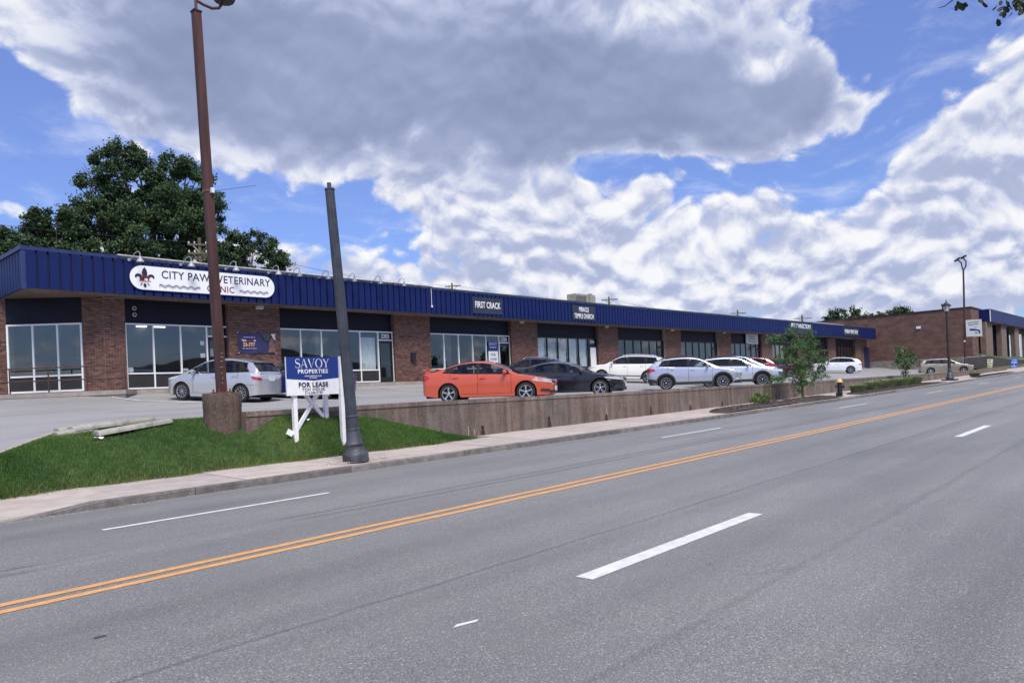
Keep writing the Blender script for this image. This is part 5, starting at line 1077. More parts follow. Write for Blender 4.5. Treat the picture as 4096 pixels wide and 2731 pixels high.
# tree on the near side whose leaves hang into the top corner
nt = thing('near_tree', 'dark leaves of a near tree hanging into the top right corner', 'tree', (13.5, -4.5, -1.35))
BR = mat('bark_dark', (.03, .024, .02), .9)
MB().tube([(13.5, -4.5, -1.4), (13.4, -4.4, 1.5), (13.2, -4.0, 4.2)], [.26, .2, .16], 10).tube([(13.2, -4.0, 4.0), (12.3, -1.6, 5.4), (11.3, .6, 5.35), (10.95, 1.30, 4.75), (10.90, 1.36, 4.36)], [.14, .09, .045, .014, .006], 7).tube([(11.3, .6, 5.35), (10.75, 1.55, 5.0), (10.45, 1.86, 4.55), (10.33, 2.0, 4.42), (10.27, 2.06, 4.40)], [.04, .02, .009, .006, .003], 5).build('trunk', BR, nt, w=True)
b = MB(); rr = random.Random(4)
def leaf(p, L, a, m):
    p = Vector(p); d = Vector((math.cos(a)*RT.x, math.cos(a)*RT.y, -abs(math.sin(a)))).normalized(); s_ = d.cross(Vector((rr.uniform(-.5, .5), rr.uniform(-.5, .5), .3))).normalized(); n_ = d.cross(s_)
    q = [(0, 0), (.25, .18), (.45, .30), (.6, .22), (.75, .30), (.9, .16), (1, 0), (.9, -.16), (.75, -.28), (.55, -.22), (.4, -.30), (.2, -.16)]
    b.poly([p+d*(u*L)+s_*(v*L)+n_*(abs(v)*L*.35) for u, v in q], m)
for c, n, sp in (((10.93, 1.33, 4.42), 40, .13), ((11.05, 1.2, 4.55), 40, .2), ((10.43, 1.88, 4.45), 9, .035), ((10.9, 1.42, 4.6), 30, .2), ((11.3, .7, 5.2), 140, .5), ((12.2, -1.4, 5.4), 220, .8), ((10.7, 1.6, 4.95), 60, .2)):
    for _ in range(n): leaf((c[0]+rr.gauss(0, sp*.7), c[1]+rr.gauss(0, sp*.7), c[2]+rr.gauss(0, sp*.5)), rr.uniform(.06, .11), rr.uniform(.4, 2.7), rr.randrange(2))
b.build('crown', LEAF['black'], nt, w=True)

# ------------------------------------------------------------------ across the street: only their mirror images show in the shop windows
ob = thing('opposite_building', 'pale low building across the street mirrored in the near shop windows', 'building', (0, -40, -1.2))
MB().box(-34, 30, -52, -40, -1.5, 5.2).build('wall', mat('opp_pale', (.40, .40, .40), .9, var=.1, vs=.5), ob, w=True); MB().box(-34.3, 30.3, -52, -39.7, 5.2, 5.7).build('parapet_cap', DARKM, ob, w=True)
for i in range(9): MB().box(-30+6.4*i, -26.5+6.4*i, -40, -39.94, -.6, 2.2).build('window', FRD, ob, w=True)
ob = thing('opposite_building', 'darker gabled building across the street mirrored in the middle shop windows', 'building', (60, -42, -1))
MB().prism([(36, -1.2), (80, -1.2), (80, 4.6), (58, 8.2), (36, 4.6)], -56, -42).build('wall', mat('opp_dark', (.24, .23, .22), .9, var=.2, vs=.5), ob, w=True)
for i, (x, y, r0) in enumerate(((-52, -46, 4.5), (33, -50, 3.2), (92, -44, 4.2), (108, -40, 4.6), (128, -44, 5.))):
    tree('opposite_tree', ['broad tree across the street west of the pale building', 'tree across the street between its two buildings', 'first tree across the street past the gabled building', 'second tree across the street past the gabled building', 'last tree across the street past the gabled building'][i], (x, y, -1.3), [(x+random.uniform(-1, 1)*r0*.6, y+random.uniform(-1, 1)*r0*.6, 4+random.uniform(-1, 1)*r0*.6, r0*.6, r0*.6, r0*.5) for _ in range(6)], 2600, .32, 'dark', .3, 60+i, group='trees across the street')
# ------------------------------------------------------------------ cars
GLASS = mat('car_glass', (.022, .026, .030), .07, spec=.8); TYRE = mat('tyre', (.014, .014, .015), .8); RIMS = mat('rim_silver', (.55, .56, .58), .28, .8); RIMD = mat('rim_dark', (.03, .03, .034), .4, .5); WELL = mat('wheel_well', (.006, .006, .007), .9)
CLAD = mat('cladding', (.022, .023, .025), .6); CHROME = mat('chrome', (.7, .71, .73), .15, 1.); LAMPG = mat('headlamp', (.62, .64, .66), .12, .2, coat=1.); LAMPR = mat('tail_lamp', (.38, .02, .03), .15, coat=1.); AMBER = mat('amber_lens', (.65, .22, .05), .2, coat=1.); PLATE = mat('number_plate', (.62, .64, .66), .5, var=.15, vs=20); SEAM = mat('seam', (.006, .006, .006), .8)
CLEAR = glass('car_glass_clear', (.50, .54, .54), 1.8); TINT = glass('car_glass_tint', (.16, .17, .18), 1.8); SEAT = mat('seat_cloth', (.045, .045, .05), .8, var=.2); TRIMI = mat('cabin_trim', (.03, .03, .033), .8)
def paint(name, col, metal=.35): return mat('paint_'+name, col, .28, metal, coat=1., cr=.05, var=.03, vs=1.5)
def wheel_meshes(r_, style, wid=.21):
    rr = r_*.70; ty = MB().lathe([(rr*.96, wid/2-.03), (rr*1.0, wid/2-.012), (rr*1.1, wid/2), (r_*.94, wid/2-.008), (r_*.99, wid/2-.035), (r_, wid/2-.07), (r_, -wid/2+.07), (r_*.97, -wid/2+.02), (rr, -wid/2), (rr*.9, -wid/2)], 28, axis='y', close=False).mesh('tyre', TYRE, smooth=40)
    b = MB(); b.lathe([(.0, wid/2-.085), (rr*.93, wid/2-.085), (rr*.95, wid/2-.03)], 24, axis='y', mi=1, close=False); b.lathe([(rr*.90, wid/2-.03), (rr*.94, wid/2-.012), (rr*1.0, wid/2-.010), (rr*1.0, wid/2-.03)], 28, axis='y', close=False)
    b.lathe([(rr*.17, wid/2-.07), (rr*.17, wid/2-.03), (rr*.12, wid/2-.022), (.0, wid/2-.022)], 12, axis='y')
    n, w0, w1, pair = {'five': (5, .16, .25, .0), 'ten': (10, .055, .085, .0), 'pair': (5, .07, .09, .17), 'chunky': (5, .22, .16, .0), 'multi': (8, .09, .10, .0)}[style]
    for k in range(n):
        for s_ in ((-1, 1) if pair else (0,)):
            a0 = 2*math.pi*k/n+.3; a1 = a0+s_*pair
            p0 = Vector((math.cos(a0), 0, math.sin(a0)))*rr*.12; p1 = Vector((math.cos(a1), 0, math.sin(a1)))*rr*.93; t0 = Vector((-math.sin(a0), 0, math.cos(a0)))*rr*w0/2; t1 = Vector((-math.sin(a1), 0, math.cos(a1)))*rr*w1/2
            y0, y1 = Vector((0, wid/2-.028, 0)), Vector((0, wid/2-.018, 0)); dn = Vector((0, -.035, 0))
            b.add([p0-t0+y0, p0+t0+y0, p1+t1+y1, p1-t1+y1, p0-t0+y0+dn, p0+t0+y0+dn, p1+t1+y1+dn, p1-t1+y1+dn], ((0, 1, 2, 3), (0, 4, 5, 1), (1, 5, 6, 2), (2, 6, 7, 3), (3, 7, 4, 0)), 1 if style == 'chunky' else 0)
    if style == 'chunky':
        for k in range(5):
            a = 2*math.pi*(k+.5)/5+.3
            for j in range(4):
                q0, q1 = a-.42+.21*j, a-.42+.21*(j+1); f = lambda q: rr*(.80 if abs(q-a) > .3 else .60)
                b.add([Vector((math.cos(q0)*f(q0), wid/2-.02, math.sin(q0)*f(q0))), Vector((math.cos(q1)*f(q1), wid/2-.02, math.sin(q1)*f(q1))), Vector((math.cos(q1)*(f(q1)-.028), wid/2-.02, math.sin(q1)*(f(q1)-.028))), Vector((math.cos(q0)*(f(q0)-.028), wid/2-.02, math.sin(q0)*(f(q0)-.028)))], ((0, 1, 2, 3),), 0)
    return ty, b.mesh('rim', [RIMS, RIMD], smooth=40)
def car(name, label, x, y, head, pt, S, cat='car', dz=0.):
    L, W, fo, wb, r_ = S['L'], S['W'], S['fo'], S['wb'], S['r']; W2 = W/2; sill = S.get('sill', .20)
    h = R(head); cx, cy = math.cos(h), math.sin(h); zf = lot_z(x+cx*wb/2, y+cy*wb/2); zr_ = lot_z(x-cx*wb/2, y-cy*wb/2)
    t = thing(name, label, cat, (x, y, (zf+zr_)/2+dz), h, 'cars parked in the lot'); t.rotation_euler = (0, -math.atan2(zf-zr_, wb), h)
    bx, bz = zip(*S['belt']); rx, rz = zip(*S['roof']); belt = lambda s: float(np.interp(s, bx, bz)); roof = lambda s: max(float(np.interp(s, rx, rz)), belt(s)+.002)
    af, ar, nf, nr = S.get('af', .62), S.get('ar', .42), S.get('nf', 3.4), S.get('nr', 4.2)
    def plan(s):
        if s < af: return max(0., 1-((af-s)/af)**nf)**(1/nf)
        if s > L-ar: return max(0., 1-((s-L+ar)/ar)**nr)**(1/nr)
        return 1.
    def wid(s, z): return W2*plan(s)*(1-.06*max(0, (.5-z)/.5)**1.5-.05*max(0, (z-.60)/.4)**1.6+.008*math.exp(-((z-.74)/.05)**2)-.010*math.exp(-((z-.42)/.10)**2))
    ra = r_+.055; wc = (fo, fo+wb)
    def bot(s):
        z = sill+S.get('nose', .02)*max(0, 1-s/.5)+S.get('tail', .10)*max(0, 1-(L-s)/.55)
        for c in wc:
            if abs(s-c) < ra: z = max(z, r_+math.sqrt(ra*ra-(s-c)**2))
        return z
    X = lambda s: L/2-s
    st = set(np.linspace(0, L, 46).round(3)) | set(np.round([.003, .012, .03, .06, .1, .16, .24, .34, .46, L-.004, L-.015, L-.035, L-.07, L-.12, L-.2, L-.3], 3)) | set(np.round(bx, 3))
    for c in wc: st |= set((c+ra*math.sin(R(a))).round(3) if hasattr(c+ra*math.sin(R(a)), 'round') else round(c+ra*math.sin(R(a)), 3) for a in (-90, -89, -80, -70, -60, -48, -36, -24, -12, 0, 12, 24, 36, 48, 60, 70, 80, 89, 90))
    st = sorted(s for s in st if 0 <= s <= L); nz = 9; U = (.96, .8, .5, .2)
    b = MB(); N = None
    for s in st:
        zb, zt = bot(s), belt(s); zt = max(zt, zb+.05); half = [(max(0, wid(s, zb)-.09), zb)]
        for k in range(nz+1): z = zb+(zt-zb)*k/nz; half.append((wid(s, z)-(.018 if k == nz else 0), z))
        wt = half[-1][1] and half[-1][0]
        for u in U: half.append((wt*u, zt+.045*(1-u*u)*plan(s)+.004))
        ring = [(X(s), yy, z) for yy, z in half]+[(X(s), -yy, z) for yy, z in reversed(half)]; N = len(ring); b.v += ring
    for i in range(len(st)-1):
        under = rx[0]+.12 < st[i] and st[i+1] < rx[-1]-.06
        for k in range(N-1):
            if under and nz+1 <= k < N-2-nz: continue
            b.f.append((i*N+k, i*N+k+1, (i+1)*N+k+1, (i+1)*N+k)); b.m.append(0)
    body = b.build('body', pt, t, smooth=38)
    # greenhouse
    g0, g1 = rx[0], rx[-1]; tum = S.get('tum', .40)
    wbt = lambda s: max(.05, wid(s, belt(s))-.035); wrf = lambda s: max(.04, wbt(s)-(roof(s)-belt(s))*tum); zed = lambda s: roof(s)-.05*min(1, (roof(s)-belt(s))/.25)
    side = lambda s, q: (X(s), wbt(s)+(wrf(s)-wbt(s))*q**1.2, belt(s)+(zed(s)-belt(s))*q); top = lambda s, u: (X(s), wrf(s)*u, roof(s)-(roof(s)-zed(s))*abs(u)**2.6)
    gs_ = sorted(set(np.linspace(g0, g1, 34).round(3)) | set(np.round(rx, 3)) | set(np.round([v for w_ in S['win'] for v in w_[:2]], 3)) | set(np.round(S['ws']+S['rw'], 3))); b = MB(); Q = (0, .06, .25, .5, .7, .88, 1.); UU = (.93, .7, .4, 0.)
    for s in gs_:
        half = [side(s, q) for q in Q]+[top(s, u) for u in UU]; ring = half+[(p[0], -p[1], p[2]) for p in reversed(half[:-1])]; N = len(ring); b.v += ring
    for i in range(len(gs_)-1):
        sm = (gs_[i]+gs_[i+1])/2
        for k in range(N-1):
            kk = min(k, N-2-k); cut = False
            if 1 <= kk <= 4:
                qm = (Q[kk]+Q[kk+1])/2; v = (qm-.06)/.82
                cut = any(w_[0]+(w_[2] if len(w_) > 2 else 0)*v+.012 < sm < w_[1]-(w_[3] if len(w_) > 3 else 0)*v-.012 for w_ in S['win'])
            elif kk >= 7: cut = S['ws'][0]+.01 < sm < S['ws'][1]-.01 or S['rw'][0]+.01 < sm < S['rw'][1]-.01
            if not cut: b.f.append((i*N+k, i*N+k+1, (i+1)*N+k+1, (i+1)*N+k)); b.m.append(0)
    b.build('cabin', S.get('cabin') or pt, t, smooth=38)
    def side_glass(s0, s1, q0=.06, q1=.88, nm='side_window', m=GLASS, off=.007, l=0., rr=0.):
        for sg in (1, -1):
            b = MB(); n = 14
            def fn(u, v):
                lo, hi = s0+l*v, s1-rr*v; s = lo+(hi-lo)*u; p = side(s, q0+(q1-q0)*v); return (p[0], sg*(p[1]+off), p[2])
            b.grid(n, 5, fn).build(nm, m, t, smooth=60)
    d0, d1 = S['dlo']; side_glass(d0, d1, .02, .062, 'window_trim', SEAM, .009); side_glass(d0+.1, d1-.14, .875, .915, 'window_trim', SEAM, .009)
    if S.get('brightwork'): side_glass(d0+.06, d1-.08, .915, .95, 'window_chrome', CHROME, .010)
    for wa, wb_ in zip(S['win'][:-1], S['win'][1:]): side_glass(wa[1]-.012, wb_[0]+.012, .05, .89, 'pillar_trim', SEAM, .009, -(wa[3] if len(wa) > 3 else 0), -(wb_[2] if len(wb_) > 2 else 0))
    for j, w_ in enumerate(S['win']): side_glass(*w_[:2], m=TINT if S.get('tint') and w_[0] > 2.3 else CLEAR, l=w_[2] if len(w_) > 2 else 0, rr=w_[3] if len(w_) > 3 else 0)
    for nm, (s0, s1) in (('windscreen', S['ws']), ('rear_window', S['rw'])):
        MB().grid(10, 10, lambda u, v: (lambda p: (p[0]+(.004 if nm == 'windscreen' else -.004), p[1], p[2]+.007))(top(s0+(s1-s0)*u, -.93+1.86*v))).build(nm, TINT if nm == 'rear_window' and S.get('tint') else CLEAR, t, smooth=60)
    def patch(nm, C, m, off=.008, both=True, n=6, sub=None):
        for sg in ((1, -1) if both else (1,)):
            def fn(u, v):
                s = (C[0][0]*(1-u)+C[1][0]*u)*(1-v)+(C[3][0]*(1-u)+C[2][0]*u)*v; z = (C[0][1]*(1-u)+C[1][1]*u)*(1-v)+(C[3][1]*(1-u)+C[2][1]*u)*v
                k = .5*(1 if s < L/2 else -1)*max(0, 1-min(s, L-s)/.3); return (X(s)+off*k*2, sg*(wid(s, z)+off), z)
            MB().grid(n, 4, fn).build(nm, m, t, smooth=60)
    for nm, C, m, *o in S['patch']: patch(nm, C, m if m != 'body' else pt, *(o or ()))
    for s in S['seams']: patch('door_seam', [(s, sill+.10), (s+.012, sill+.10), (s+.012, belt(s)-.01), (s, belt(s)-.01)], SEAM, .003, n=1)
    patch('sill_seam', [(fo+ra+.06, sill+.10), (fo+wb-ra-.06, sill+.10), (fo+wb-ra-.06, sill+.108), (fo+ra+.06, sill+.108)], SEAM, .003)
    for s in S['handles']:
        for sg in (1, -1): z = belt(s)-.13; MB().obox((X(s), sg*(wid(s, z)+.018), z), (.095, 0, .004), (0, .014, 0), (0, 0, .017)).build('door_handle', S.get('hmat') or pt, t)
    ms = S['mirror']; mz = belt(ms)+.08
    for sg in (1, -1):
        MB().lathe([(.0, -.12), (.05, -.115), (.075, -.07), (.08, .0), (.075, .05), (.055, .09), (.0, .095)], 10, axis='y').build('mirror', S.get('mmat') or pt, t, smooth=40).matrix_local = Matrix.Translation((X(ms), sg*(W2+.09), mz)) @ Matrix.Diagonal((.75, 1, 1, 1))
    if S.get('clad'):
        for c in wc:
            for sg in (1, -1):
                b = MB(); n = 22; lo = -8
                for k in range(n+1):
                    a = R(lo+(180-2*lo)*k/n)
                    for rr in (ra-.01, ra+.075): s = c-rr*math.cos(a); z = r_+rr*math.sin(a); b.v.append((X(s), sg*(wid(min(max(s, .01), L-.01), z)+.014), max(z, sill-.02)))
                for k in range(n): b.f.append((2*k, 2*k+1, 2*k+3, 2*k+2)); b.m.append(0)
                b.build('arch_cladding', CLAD, t, smooth=60)
        patch('sill_cladding', [(fo+ra, sill-.03), (fo+wb-ra, sill-.03), (fo+wb-ra, sill+.11), (fo+ra, sill+.11)], CLAD, .016); patch('bumper_cladding', [(L-.002, sill+.08), (L-.5, sill+.05), (L-.45, sill+.24), (L-.002, sill+.30)], CLAD, .010); patch('bumper_cladding', [(.002, sill+.0), (.42, sill+.0), (.36, sill+.10), (.002, sill+.14)], CLAD, .010)
    if S.get('rails'):
        for sg in (1, -1):
            s0, s1 = S['rails']; P = [(X(s), sg*(wrf(s)-.04), roof(s)+dz_) for s, dz_ in ((s0, -.03), (s0+.12, .035), (s0+.5, .045), ((s0+s1)/2, .045), (s1-.4, .045), (s1-.1, .035), (s1, -.02))]; MB().tube(P, .018, 6).build('roof_rail', S.get('railm') or CLAD, t, smooth=50)
    if S.get('spoiler'):
        kind = S['spoiler']
        if kind == 'wing':
            zt = belt(L-.12)+.055
            MB().prism([(X(L-.02), zt+.12), (X(L-.30), zt+.135), (X(L-.30), zt+.115), (X(L-.02), zt+.085)], -W2*.74, W2*.74).build('spoiler', pt, t)
            for sg in (1, -1): MB().obox((X(L-.2), sg*W2*.66, zt+.05), (.08, 0, .02), (0, .03, 0), (0, 0, .07)).build('spoiler_leg', pt, t)
        else:
            s = S['spoiler']; z = roof(s); w_ = wrf(s)*.92; MB().prism([(X(s-.25), z+.012), (X(s+.10), z-.03), (X(s+.10), z-.055), (X(s-.22), z-.03)], -w_, w_).build('spoiler', S.get('spm') or pt, t)
    if S.get('fin'): s = S['fin']; MB().prism([(X(s-.12), roof(s)), (X(s+.06), roof(s)), (X(s+.05), roof(s)+.06)], -.02, .02).build('antenna', pt, t)
    cw = wbt((g0+g1)/2); zb = belt((g0+g1)/2)
    MB().box(X(g1-.1), X(g0+.05), -cw+.10, cw-.10, .58, .66).build('cabin_floor', TRIMI, t); MB().box(X(g0+.55), X(g0+.08), -cw+.06, cw-.06, .62, zb-.01).build('dashboard', TRIMI, t)
    for sg in (1, -1): MB().box(X(g1-.3), X(g0+.3), min(sg*(cw-.03), sg*(cw-.07)), max(sg*(cw-.03), sg*(cw-.07)), .5, zb-.03).build('door_lining', TRIMI, t)
    for s_ in (g0+1.25, g0+2.15):
        for yy in (-.36, .36):
            MB().obox((X(s_), yy, zb-.06), (.075, 0, 0), (0, .22, 0), (-.05, 0, .26)).obox((X(s_+.05), yy, zb+.27), (.04, 0, 0), (0, .12, 0), (-.01, 0, .085)).build('seat_back', SEAT, t)
    MB().lathe([(.165, -.012), (.185, 0), (.165, .012)], 16, axis='x', close=False).build('steering_wheel', TRIMI, t).matrix_local = Matrix.Translation((X(g0+.72), .36, zb+.03)) @ Matrix.Rotation(R(-25), 4, 'Y')
    MB().box(X(L-.12), X(.15), -W2+.27, W2-.27, sill-.02, .62).build('underbody', WELL, t)
    for c in wc:
        for sg in (1, -1): MB().lathe([(ra+.01, -.26), (ra+.01, .0), (.0, -.26)], 20, (X(c), sg*(W2-.10) if sg > 0 else -(W2-.10-.26), r_), 'y', close=False).build('wheel_well', WELL, t) if False else MB().box(X(c)-ra, X(c)+ra, min(sg*(W2-.32), sg*(W2-.27)), max(sg*(W2-.32), sg*(W2-.27)), r_*.6, r_+ra).build('wheel_well', WELL, t)
    ty, rim = wheel_meshes(r_, S['rim'])
    for c in wc:
        for sg in (1, -1):
            w_ = share('wheel', ty, t, (X(c), sg*(W2-.125), r_), (0, 0, 0 if sg > 0 else math.pi)); share('rim', rim, w_)
    pz = S.get('plate', .5)
    MB().box(-L/2-.012, -L/2+.02, -.16, .16, S.get('rplate', .78)-.08, S.get('rplate', .78)+.08).build('number_plate', PLATE, t)
    if S.get('fplate'): MB().box(L/2-.02, L/2+.018, -.16, .16, S['fplate']-.08, S['fplate']+.08).build('number_plate', PLATE, t)
    return t
def lamps(L, hz, tz, hl=.55, tl=.42, hh=.13, th=.2, grille=(.50, .66), extra=()):
    return [('headlamp', [(.05, hz-.02), (hl, hz+.06), (hl+.08, hz+.12), (.07, hz+hh-.02)], LAMPG, .010), ('tail_lamp', [(L-.012, tz), (L-tl, tz+th*.45), (L-tl+.08, tz+th*.9), (L-.012, tz+th)], LAMPR, .010),
            ('grille', [(.001, grille[0]), (.06, grille[0]), (.05, grille[1]), (.001, grille[1])], CLAD, .006), ('lower_intake', [(.001, .25), (.12, .25), (.10, .36), (.001, .36)], CLAD, .006)]+list(extra)
SEDAN = dict(L=4.56, W=1.78, fo=.90, wb=2.67, r=.325, belt=[(0, .50), (.03, .58), (.12, .66), (.35, .755), (.8, .845), (1.25, .915), (2.0, .945), (3.2, .985), (3.8, 1.03), (4.25, 1.05), (4.45, 1.02), (4.52, .93), (4.56, .80)],
  roof=[(1.10, .89), (1.35, 1.03), (1.75, 1.245), (2.05, 1.365), (2.35, 1.420), (2.7, 1.435), (3.1, 1.405), (3.5, 1.31), (3.85, 1.165), (4.15, 1.05)], ws=(1.22, 1.98), rw=(3.32, 4.02), dlo=(1.36, 3.86), win=[(1.42, 2.50, .10, .03), (2.58, 3.52, .02, .16), (3.56, 3.78, .1, .1)],
  seams=(1.38, 2.53, 3.50), handles=(2.36, 3.32), mirror=1.58, rim='five', tum=.42, fplate=.42, rplate=.80)
SEDAN['patch'] = lamps(4.56, .62, .76, .62, .34, .12, .22, (.60, .66), [('bumper_vent', [(.10, .30), (.42, .32), (.36, .42), (.12, .40)], CLAD, .008), ('amber_lens', [(.30, .66), (.44, .69), (.46, .715), (.32, .70)], AMBER, .013), ('grille_chrome', [(.001, .665), (.12, .675), (.12, .69), (.001, .68)], CHROME, .010)])
FAST = dict(SEDAN, L=4.63, W=1.80, belt=[(0, .48), (.03, .56), (.12, .66), (.35, .75), (.8, .83), (1.3, .90), (2.1, .93), (3.3, .97), (4.0, 1.02), (4.4, 1.02), (4.55, .97), (4.60, .88), (4.63, .78)],
  roof=[(1.15, .875), (1.4, 1.01), (1.8, 1.225), (2.15, 1.355), (2.5, 1.41), (2.85, 1.415), (3.25, 1.36), (3.7, 1.24), (4.1, 1.09), (4.35, 1.02)], rw=(3.45, 4.22), dlo=(1.42, 3.95), win=[(1.48, 2.55, .1, .03), (2.63, 3.55, .02, .2), (3.6, 3.84, .1, .1)], seams=(1.45, 2.58, 3.55), handles=(2.42, 3.4), mirror=1.62, rim='pair', brightwork=1)
FAST['patch'] = lamps(4.63, .62, .74, .66, .34, .13, .2, (.58, .66), [('bumper_vent', [(.10, .28), (.40, .30), (.34, .42), (.12, .40)], CLAD, .008), ('amber_lens', [(.50, .60), (.62, .60), (.62, .625), (.50, .625)], AMBER, .012), ('window_chrome', [(.001, .67), (.2, .70), (.2, .715), (.001, .69)], CHROME, .012)])
HATCH = dict(L=4.02, W=1.695, fo=.80, wb=2.48, r=.31, belt=[(0, .52), (.03, .62), (.12, .72), (.3, .80), (.6, .88), (.85, .935), (1.6, .97), (3.0, 1.03), (3.7, 1.07), (3.90, 1.05), (3.98, .96), (4.02, .80)],
  roof=[(.66, .90), (.9, 1.03), (1.3, 1.27), (1.65, 1.45), (1.95, 1.535), (2.35, 1.57), (2.8, 1.565), (3.3, 1.51), (3.62, 1.45), (3.82, 1.24), (3.96, 1.04)], ws=(.80, 1.70), rw=(3.63, 3.92), dlo=(1.0, 3.62), win=[(1.02, 1.38, .12, .0), (1.44, 2.38, .07, .02), (2.45, 3.18, .02, .06), (3.26, 3.56, .04, .14)],
  seams=(1.30, 2.42, 3.14), handles=(2.2, 3.0), mirror=1.36, rim='ten', tum=.33, spoiler=3.62, spm=GLASS, sill=.18, rplate=.84)
HATCH['patch'] = [('headlamp', [(.05, .66), (.62, .80), (.72, .88), (.10, .76)], LAMPG, .010), ('tail_lamp', [(3.985, .86), (3.70, .90), (3.64, 1.02), (3.955, 1.04)], LAMPG, .012), ('tail_lamp', [(4.0, .78), (3.76, .82), (3.70, .93), (3.985, .89)], LAMPR, .013), ('grille', [(.001, .58), (.06, .58), (.05, .66), (.001, .66)], CLAD, .006), ('lower_intake', [(.001, .26), (.12, .26), (.10, .36), (.001, .36)], CLAD, .006), ('side_skirt', [(1.2, .15), (2.98, .15), (2.98, .22), (1.2, .22)], 'body', .022), ('bumper_line', [(4.01, .60), (3.4, .62), (3.4, .63), (4.01, .61)], SEAM, .003)]
XOVER = dict(L=4.45, W=1.78, fo=.89, wb=2.635, r=.345, sill=.27, belt=[(0, .56), (.03, .66), (.12, .78), (.35, .88), (.8, .965), (1.2, 1.02), (2.0, 1.05), (3.2, 1.10), (3.9, 1.14), (4.25, 1.14), (4.38, 1.06), (4.45, .86)],
  roof=[(1.02, 1.0), (1.3, 1.16), (1.7, 1.39), (2.0, 1.51), (2.35, 1.565), (2.8, 1.575), (3.3, 1.55), (3.7, 1.50), (3.98, 1.42), (4.18, 1.26), (4.33, 1.12)], ws=(1.14, 1.95), rw=(4.0, 4.28), dlo=(1.32, 3.98), win=[(1.38, 2.42, .10, .03), (2.50, 3.42, .02, .08), (3.47, 3.88, .03, .20)],
  seams=(1.36, 2.46, 3.42), handles=(2.28, 3.22), mirror=1.56, rim='chunky', tum=.38, clad=1, tint=1, rails=(2.05, 3.9), spoiler=3.96, fin=3.6, rplate=.86, fplate=.52)
XOVER['patch'] = lamps(4.45, .74, .84, .60, .44, .14, .22, (.58, .74), [('amber_lens', [(.36, .80), (.58, .86), (.64, .90), (.40, .86)], AMBER, .014), ('fog_lamp', [(.16, .40), (.30, .42), (.28, .50), (.16, .48)], LAMPG, .012), ('fuel_door', [(3.70, .84), (3.90, .84), (3.90, .98), (3.70, .98)], 'body', .005)])
SUV = dict(L=5.0, W=1.95, fo=.95, wb=2.90, r=.375, sill=.26, belt=[(0, .58), (.03, .72), (.12, .88), (.3, 1.0), (.8, 1.075), (1.25, 1.12), (2.2, 1.15), (3.6, 1.18), (4.6, 1.21), (4.85, 1.18), (4.95, 1.05), (5.0, .80)],
  roof=[(1.08, 1.09), (1.35, 1.24), (1.75, 1.49), (2.05, 1.64), (2.45, 1.72), (3.0, 1.745), (3.7, 1.735), (4.3, 1.69), (4.62, 1.62), (4.80, 1.40), (4.92, 1.18)], ws=(1.2, 2.0), rw=(4.64, 4.88), dlo=(1.4, 4.62), win=[(1.46, 2.55, .1, .03), (2.63, 3.66, .02, .04), (3.72, 4.52, .02, .20)],
  seams=(1.44, 2.59, 3.68), handles=(2.4, 3.45), mirror=1.62, rim='multi', tum=.34, tint=1, rails=(2.2, 4.4), railm=CHROME, spoiler=4.62, fin=4.1, rplate=.98)
SUV['patch'] = lamps(5.0, .84, .86, .52, .34, .12, .26, (.56, .86), [('bumper_vent', [(.10, .46), (.36, .48), (.32, .60), (.12, .58)], CLAD, .008), ('side_moulding', [(1.35, .40), (3.8, .40), (3.8, .45), (1.35, .45)], CLAD, .012)])
WAGON = dict(L=4.45, W=1.70, fo=.86, wb=2.615, r=.30, sill=.2, belt=[(0, .50), (.03, .58), (.12, .66), (.35, .745), (.8, .83), (1.2, .895), (2.0, .92), (3.2, .945), (4.2, .96), (4.34, .92), (4.41, .82), (4.45, .70)],
  roof=[(1.08, .875), (1.35, 1.03), (1.75, 1.26), (2.05, 1.375), (2.4, 1.42), (3.0, 1.425), (3.6, 1.40), (4.02, 1.355), (4.22, 1.16), (4.36, .94)], ws=(1.2, 1.98), rw=(4.05, 4.32), dlo=(1.34, 4.06), win=[(1.40, 2.36, .1, .03), (2.43, 3.20, .02, .05), (3.28, 3.96, .02, .16)], seams=(1.36, 2.40, 3.22), handles=(2.22, 3.05), mirror=1.55, rim='five', tum=.36, rails=(2.2, 3.9), rplate=.62)
WAGON['patch'] = lamps(4.45, .60, .70, .50, .20, .13, .26, (.54, .62))
LUX = dict(SUV, L=4.75, W=1.90, wb=2.75, fo=.92, r=.375, sill=.24, rim='multi', railm=CLAD, rails=None, belt=[(0, .56), (.03, .68), (.12, .82), (.3, .93), (.8, 1.0), (1.2, 1.05), (2.2, 1.09), (3.5, 1.13), (4.35, 1.17), (4.6, 1.14), (4.70, 1.0), (4.75, .78)],
  roof=[(1.05, 1.02), (1.35, 1.2), (1.75, 1.43), (2.05, 1.57), (2.45, 1.645), (2.9, 1.66), (3.5, 1.63), (4.0, 1.56), (4.3, 1.48), (4.50, 1.30), (4.64, 1.13)], ws=(1.2, 2.0), rw=(4.32, 4.6), dlo=(1.4, 4.25), win=[(1.46, 2.5, .1, .03), (2.58, 3.5, .02, .06), (3.56, 4.1, .02, .3)], seams=(1.44, 2.54, 3.5), handles=(2.36, 3.3), spoiler=4.28, fin=3.8)
LUX['patch'] = lamps(4.75, .80, .84, .5, .4, .11, .16, (.54, .82))

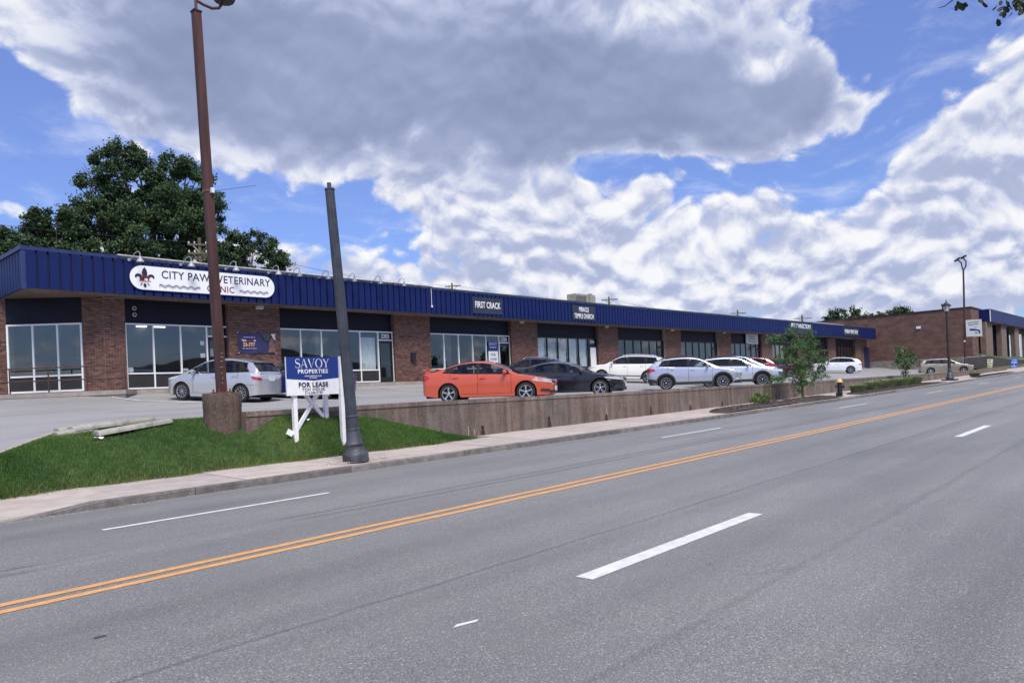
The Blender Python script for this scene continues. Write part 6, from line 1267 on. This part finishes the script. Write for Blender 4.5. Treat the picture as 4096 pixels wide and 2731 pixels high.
STREET, BLDG = -61, 119
car('silver_hatchback', 'silver compact hatchback parked nose to the clinic window', 13.0, 26.35, 117, paint('silver', (.55, .555, .56), .6), HATCH)
car('blue_sedan', 'dark blue car mostly hidden behind the lease sign and silver hatchback', 16.0, 26.3, BLDG, paint('deepblue', (.012, .03, .16), .4), dict(SEDAN, fplate=None))
car('orange_sedan', 'orange sedan with a rear wing parked behind the wall', 18.45, 17.85, -59, paint('orange', (.58, .092, .042), .2), dict(SEDAN, spoiler='wing'))
car('grey_suv', 'dark grey suv with bright roof rails behind the orange and black sedans', 30.2, 26.3, BLDG, paint('slate', (.045, .05, .05), .4), dict(XOVER, L=4.6, railm=CHROME, clad=None, rim='multi'))
car('black_sedan', 'glossy black sedan parked between the orange sedan and a silver crossover', 22.75, 17.9, STREET, paint('black', (.006, .008, .014), .2), FAST)
car('white_suv', 'large white suv parked nose to the building', 40.0, 26.5, BLDG, paint('white', (.74, .73, .68), 0.), SUV)
car('silver_crossover', 'silver crossover with black wheel arch cladding, rear nearest the black sedan', 32.6, 17.75, STREET, paint('lilac_silver', (.47, .49, .57), .6), XOVER)
car('silver_crossover', 'second silver crossover, its nose beside the leafy street tree', 36.9, 17.7, STREET, paint('white_silver', (.56, .60, .66), .5), XOVER)
car('blue_suv', 'pale blue suv behind the second silver crossover', 39.7, 18.7, STREET, paint('steelblue', (.10, .19, .36), .5), dict(XOVER, L=4.55, clad=None, rim='multi', belt=[(s, z+.06) for s, z in XOVER['belt']], roof=[(s, z+.11) for s, z in XOVER['roof']]))
car('red_suv', 'dark red suv parked nose to the building behind the pale blue suv', 57.0, 26.3, BLDG, paint('darkred', (.15, .012, .022), .4), dict(XOVER, L=4.6, clad=None, rails=None, rim='multi', roof=[(s, z+.06) for s, z in XOVER['roof']]))
car('maroon_car', 'maroon car glimpsed through the leaves of the street tree', 61.5, 26.0, BLDG, paint('maroon', (.06, .012, .018), .3), dict(HATCH, spm=None))
car('white_crossover', 'white crossover alone by the far shop doors', 79.0, 26.7, 113, paint('pearl', (.72, .74, .77), .1), LUX)
car('tan_wagon', 'tan station wagon parked behind the far lamp post', 77.3, 16.4, -70, paint('tan', (.36, .32, .25), .6), dict(WAGON))
